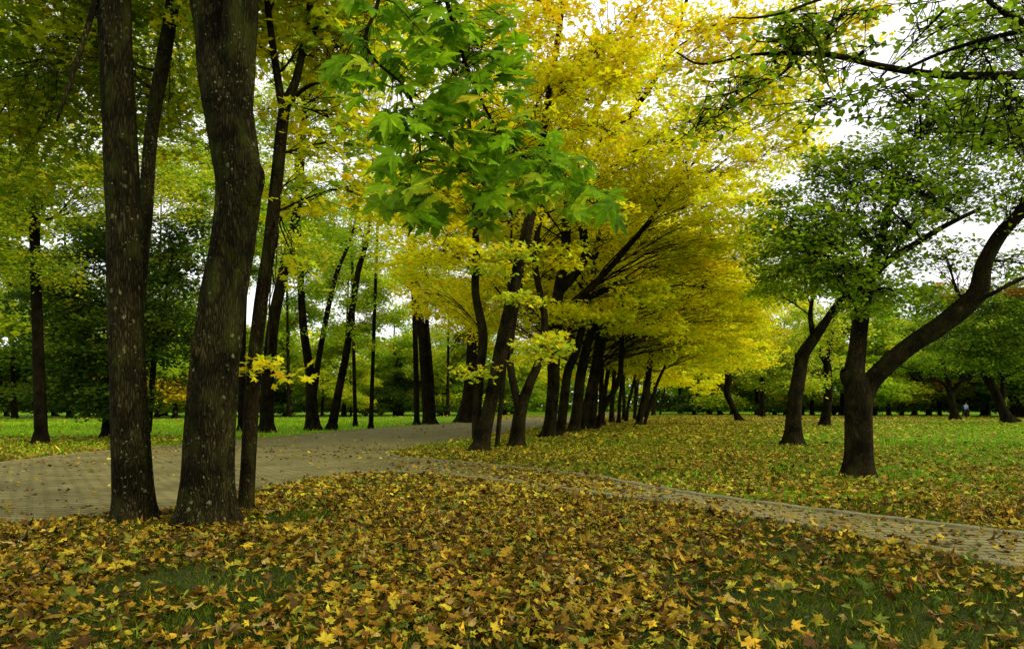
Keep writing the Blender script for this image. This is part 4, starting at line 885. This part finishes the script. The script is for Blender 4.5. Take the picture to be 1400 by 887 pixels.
# ------------------------------------------------------------------ PERSON
def plain(name, col, rough=.8):
    m, nt, N, L, out = new_mat(name)
    tc = N.new('ShaderNodeTexCoord'); n = N.new('ShaderNodeTexNoise'); n.inputs['Scale'].default_value = 14
    L.new(tc.outputs['Object'], n.inputs['Vector'])
    r = ramp(N, [(.3, tuple(c * .85 for c in col)), (.7, tuple(min(1, c * 1.1) for c in col))]); L.new(n.outputs[0], r.inputs[0])
    p = N.new('ShaderNodeBsdfPrincipled'); p.inputs['Roughness'].default_value = rough
    L.new(r.outputs[0], p.inputs['Base Color']); L.new(p.outputs[0], out.inputs[0]); return m
def skin(name, verts, edges, radii, mat, parent, root=0):
    me = bpy.data.meshes.new(name); me.from_pydata(verts, edges, []); me.materials.append(mat)
    o = link(name, me, parent)
    md = o.modifiers.new('Skin', 'SKIN'); md.use_smooth_shade = True
    for i, r in enumerate(radii):
        me.skin_vertices[0].data[i].radius = (r, r) if not isinstance(r, tuple) else r
        me.skin_vertices[0].data[i].use_root = (i == root)
    s = o.modifiers.new('Sub', 'SUBSURF'); s.levels = 2; s.render_levels = 2
    return o
def person():
    D = 82; x = (1320.5 - 700) / F * D
    root = bpy.data.objects.new('person', None); COL.objects.link(root); root.location = (x, D, 0); root.rotation_euler = (0, 0, math.radians(-60))
    tag(root, 'person in a pale blue top and dark trousers walking on the far right lawn', 'person')
    v = [(0, 0, .92), (0, .02, 1.12), (0, .03, 1.35), (0, .03, 1.47), (0, .05, 1.56), (0, .05, 1.68),
         (.10, 0, .88), (.11, .14, .50), (.11, .18, .09), (.11, .32, .05),
         (-.10, 0, .88), (-.11, -.06, .50), (-.11, -.30, .13), (-.11, -.22, .04),
         (.19, .03, 1.40), (.24, -.08, 1.14), (.22, .06, .92), (.215, .11, .84),
         (-.19, .03, 1.40), (-.24, .10, 1.14), (-.22, .28, 1.0), (-.20, .35, .99)]
    e = [(0, 1), (1, 2), (2, 3), (3, 4), (4, 5), (0, 6), (6, 7), (7, 8), (8, 9), (0, 10), (10, 11), (11, 12), (12, 13), (2, 14), (14, 15), (15, 16), (16, 17), (2, 18), (18, 19), (19, 20), (20, 21)]
    r = [.14, .125, .15, .055, .085, .085, .09, .06, .042, .035, .09, .06, .042, .035, .06, .045, .034, .03, .06, .045, .034, .03]
    skin('body', v, e, r, plain('skin_tone', (.42, .24, .16)), root)
    sv = [(0, 0, .90), (0, .02, 1.12), (0, .03, 1.36), (0, .03, 1.44), (.19, .03, 1.40), (.24, -.08, 1.14), (.225, .03, .97), (-.19, .03, 1.40), (-.24, .10, 1.14), (-.225, .25, 1.02)]
    skin('jacket', sv, [(0, 1), (1, 2), (2, 3), (2, 4), (4, 5), (5, 6), (2, 7), (7, 8), (8, 9)], [.165, .15, .17, .075, .075, .06, .05, .075, .06, .05], plain('pale_blue_cloth', (.34, .42, .55)), root)
    tv = [(0, 0, .95), (.10, 0, .86), (.11, .14, .50), (.11, .18, .11), (-.10, 0, .86), (-.11, -.06, .50), (-.11, -.29, .16)]
    skin('trousers', tv, [(0, 1), (1, 2), (2, 3), (0, 4), (4, 5), (5, 6)], [.15, .105, .075, .06, .105, .075, .06], plain('dark_cloth', (.02, .022, .03)), root)
    skin('hair', [(0, .0, 1.62), (0, .02, 1.70), (0, .06, 1.755)], [(0, 1), (1, 2)], [.075, .095, .07], plain('dark_hair', (.03, .02, .015)), root)
    b = skin('bag', [(-.30, -.05, .98), (-.31, -.05, 1.1), (-.30, -.04, 1.28)], [(0, 1), (1, 2)], [(.11, .15), (.11, .16), (.07, .1)], plain('dark_bag', (.015, .015, .02)), None)
    b.location = root.location; b.rotation_euler = root.rotation_euler
    tag(b, 'dark bag carried at the side of the walking person', 'bag')
person()

# ------------------------------------------------------------------ WORLD, SUN, CAMERA
w = bpy.data.worlds.new('World'); scene.world = w; w.use_nodes = True
nt = w.node_tree; N, L = nt.nodes, nt.links; N.clear()
out = N.new('ShaderNodeOutputWorld'); bg = N.new('ShaderNodeBackground'); bg.inputs['Strength'].default_value = .12
sky = N.new('ShaderNodeTexSky'); sky.sky_type = 'NISHITA'; sky.sun_disc = False
SUN_EL, SUN_AZ = math.radians(34), math.radians(108)      # azimuth clockwise from +Y
sky.sun_elevation = SUN_EL; sky.sun_rotation = SUN_AZ; sky.dust_density = 3
tc = N.new('ShaderNodeTexCoord'); n = N.new('ShaderNodeTexNoise'); n.inputs['Scale'].default_value = 2.2; n.inputs['Detail'].default_value = 6
mp = N.new('ShaderNodeMapping'); mp.inputs['Scale'].default_value = (1, 1, 2.5); L.new(tc.outputs['Generated'], mp.inputs[0]); L.new(mp.outputs[0], n.inputs['Vector'])
cr = ramp(N, [(.3, (6.0, 6.0, 5.9)), (.7, (8.2, 8.2, 8.0))]); L.new(n.outputs[0], cr.inputs[0])
c = mix(N, L, .92, sky.outputs[0], cr.outputs[0])
L.new(c, bg.inputs['Color']); L.new(bg.outputs[0], out.inputs[0])

s = bpy.data.lights.new('sun', 'SUN'); s.energy = 1.5; s.angle = math.radians(14); s.color = (1, .92, .74)
so = bpy.data.objects.new('sun', s); COL.objects.link(so)
d = Vector((math.sin(SUN_AZ) * math.cos(SUN_EL), math.cos(SUN_AZ) * math.cos(SUN_EL), math.sin(SUN_EL)))
so.rotation_euler = d.to_track_quat('Z', 'Y').to_euler(); so.location = (20, 10, 40)

cam = bpy.data.cameras.new('camera'); co = bpy.data.objects.new('camera', cam); COL.objects.link(co)
co.location = (0, 0, H); co.rotation_euler = (PI / 2, 0, 0)
cam.lens = 24; cam.sensor_width = 36; cam.shift_y = (HOR - 443.5) / 1400; cam.clip_end = 3000; cam.clip_start = .05
scene.camera = co
vs = scene.view_settings; vs.view_transform = 'Standard'; vs.look = 'None'; vs.gamma = 1; vs.use_curve_mapping = False; vs.exposure = 0.85
cy = scene.cycles
cy.max_bounces = 8; cy.diffuse_bounces = 5; cy.glossy_bounces = 1; cy.transmission_bounces = 5; cy.transparent_max_bounces = 4
cy.use_denoising = True; cy.use_adaptive_sampling = True; cy.caustics_reflective = False; cy.caustics_refractive = False
print('polys', sum(len(o.data.polygons) for o in scene.objects if o.type == 'MESH'), 'objs', len(scene.objects))
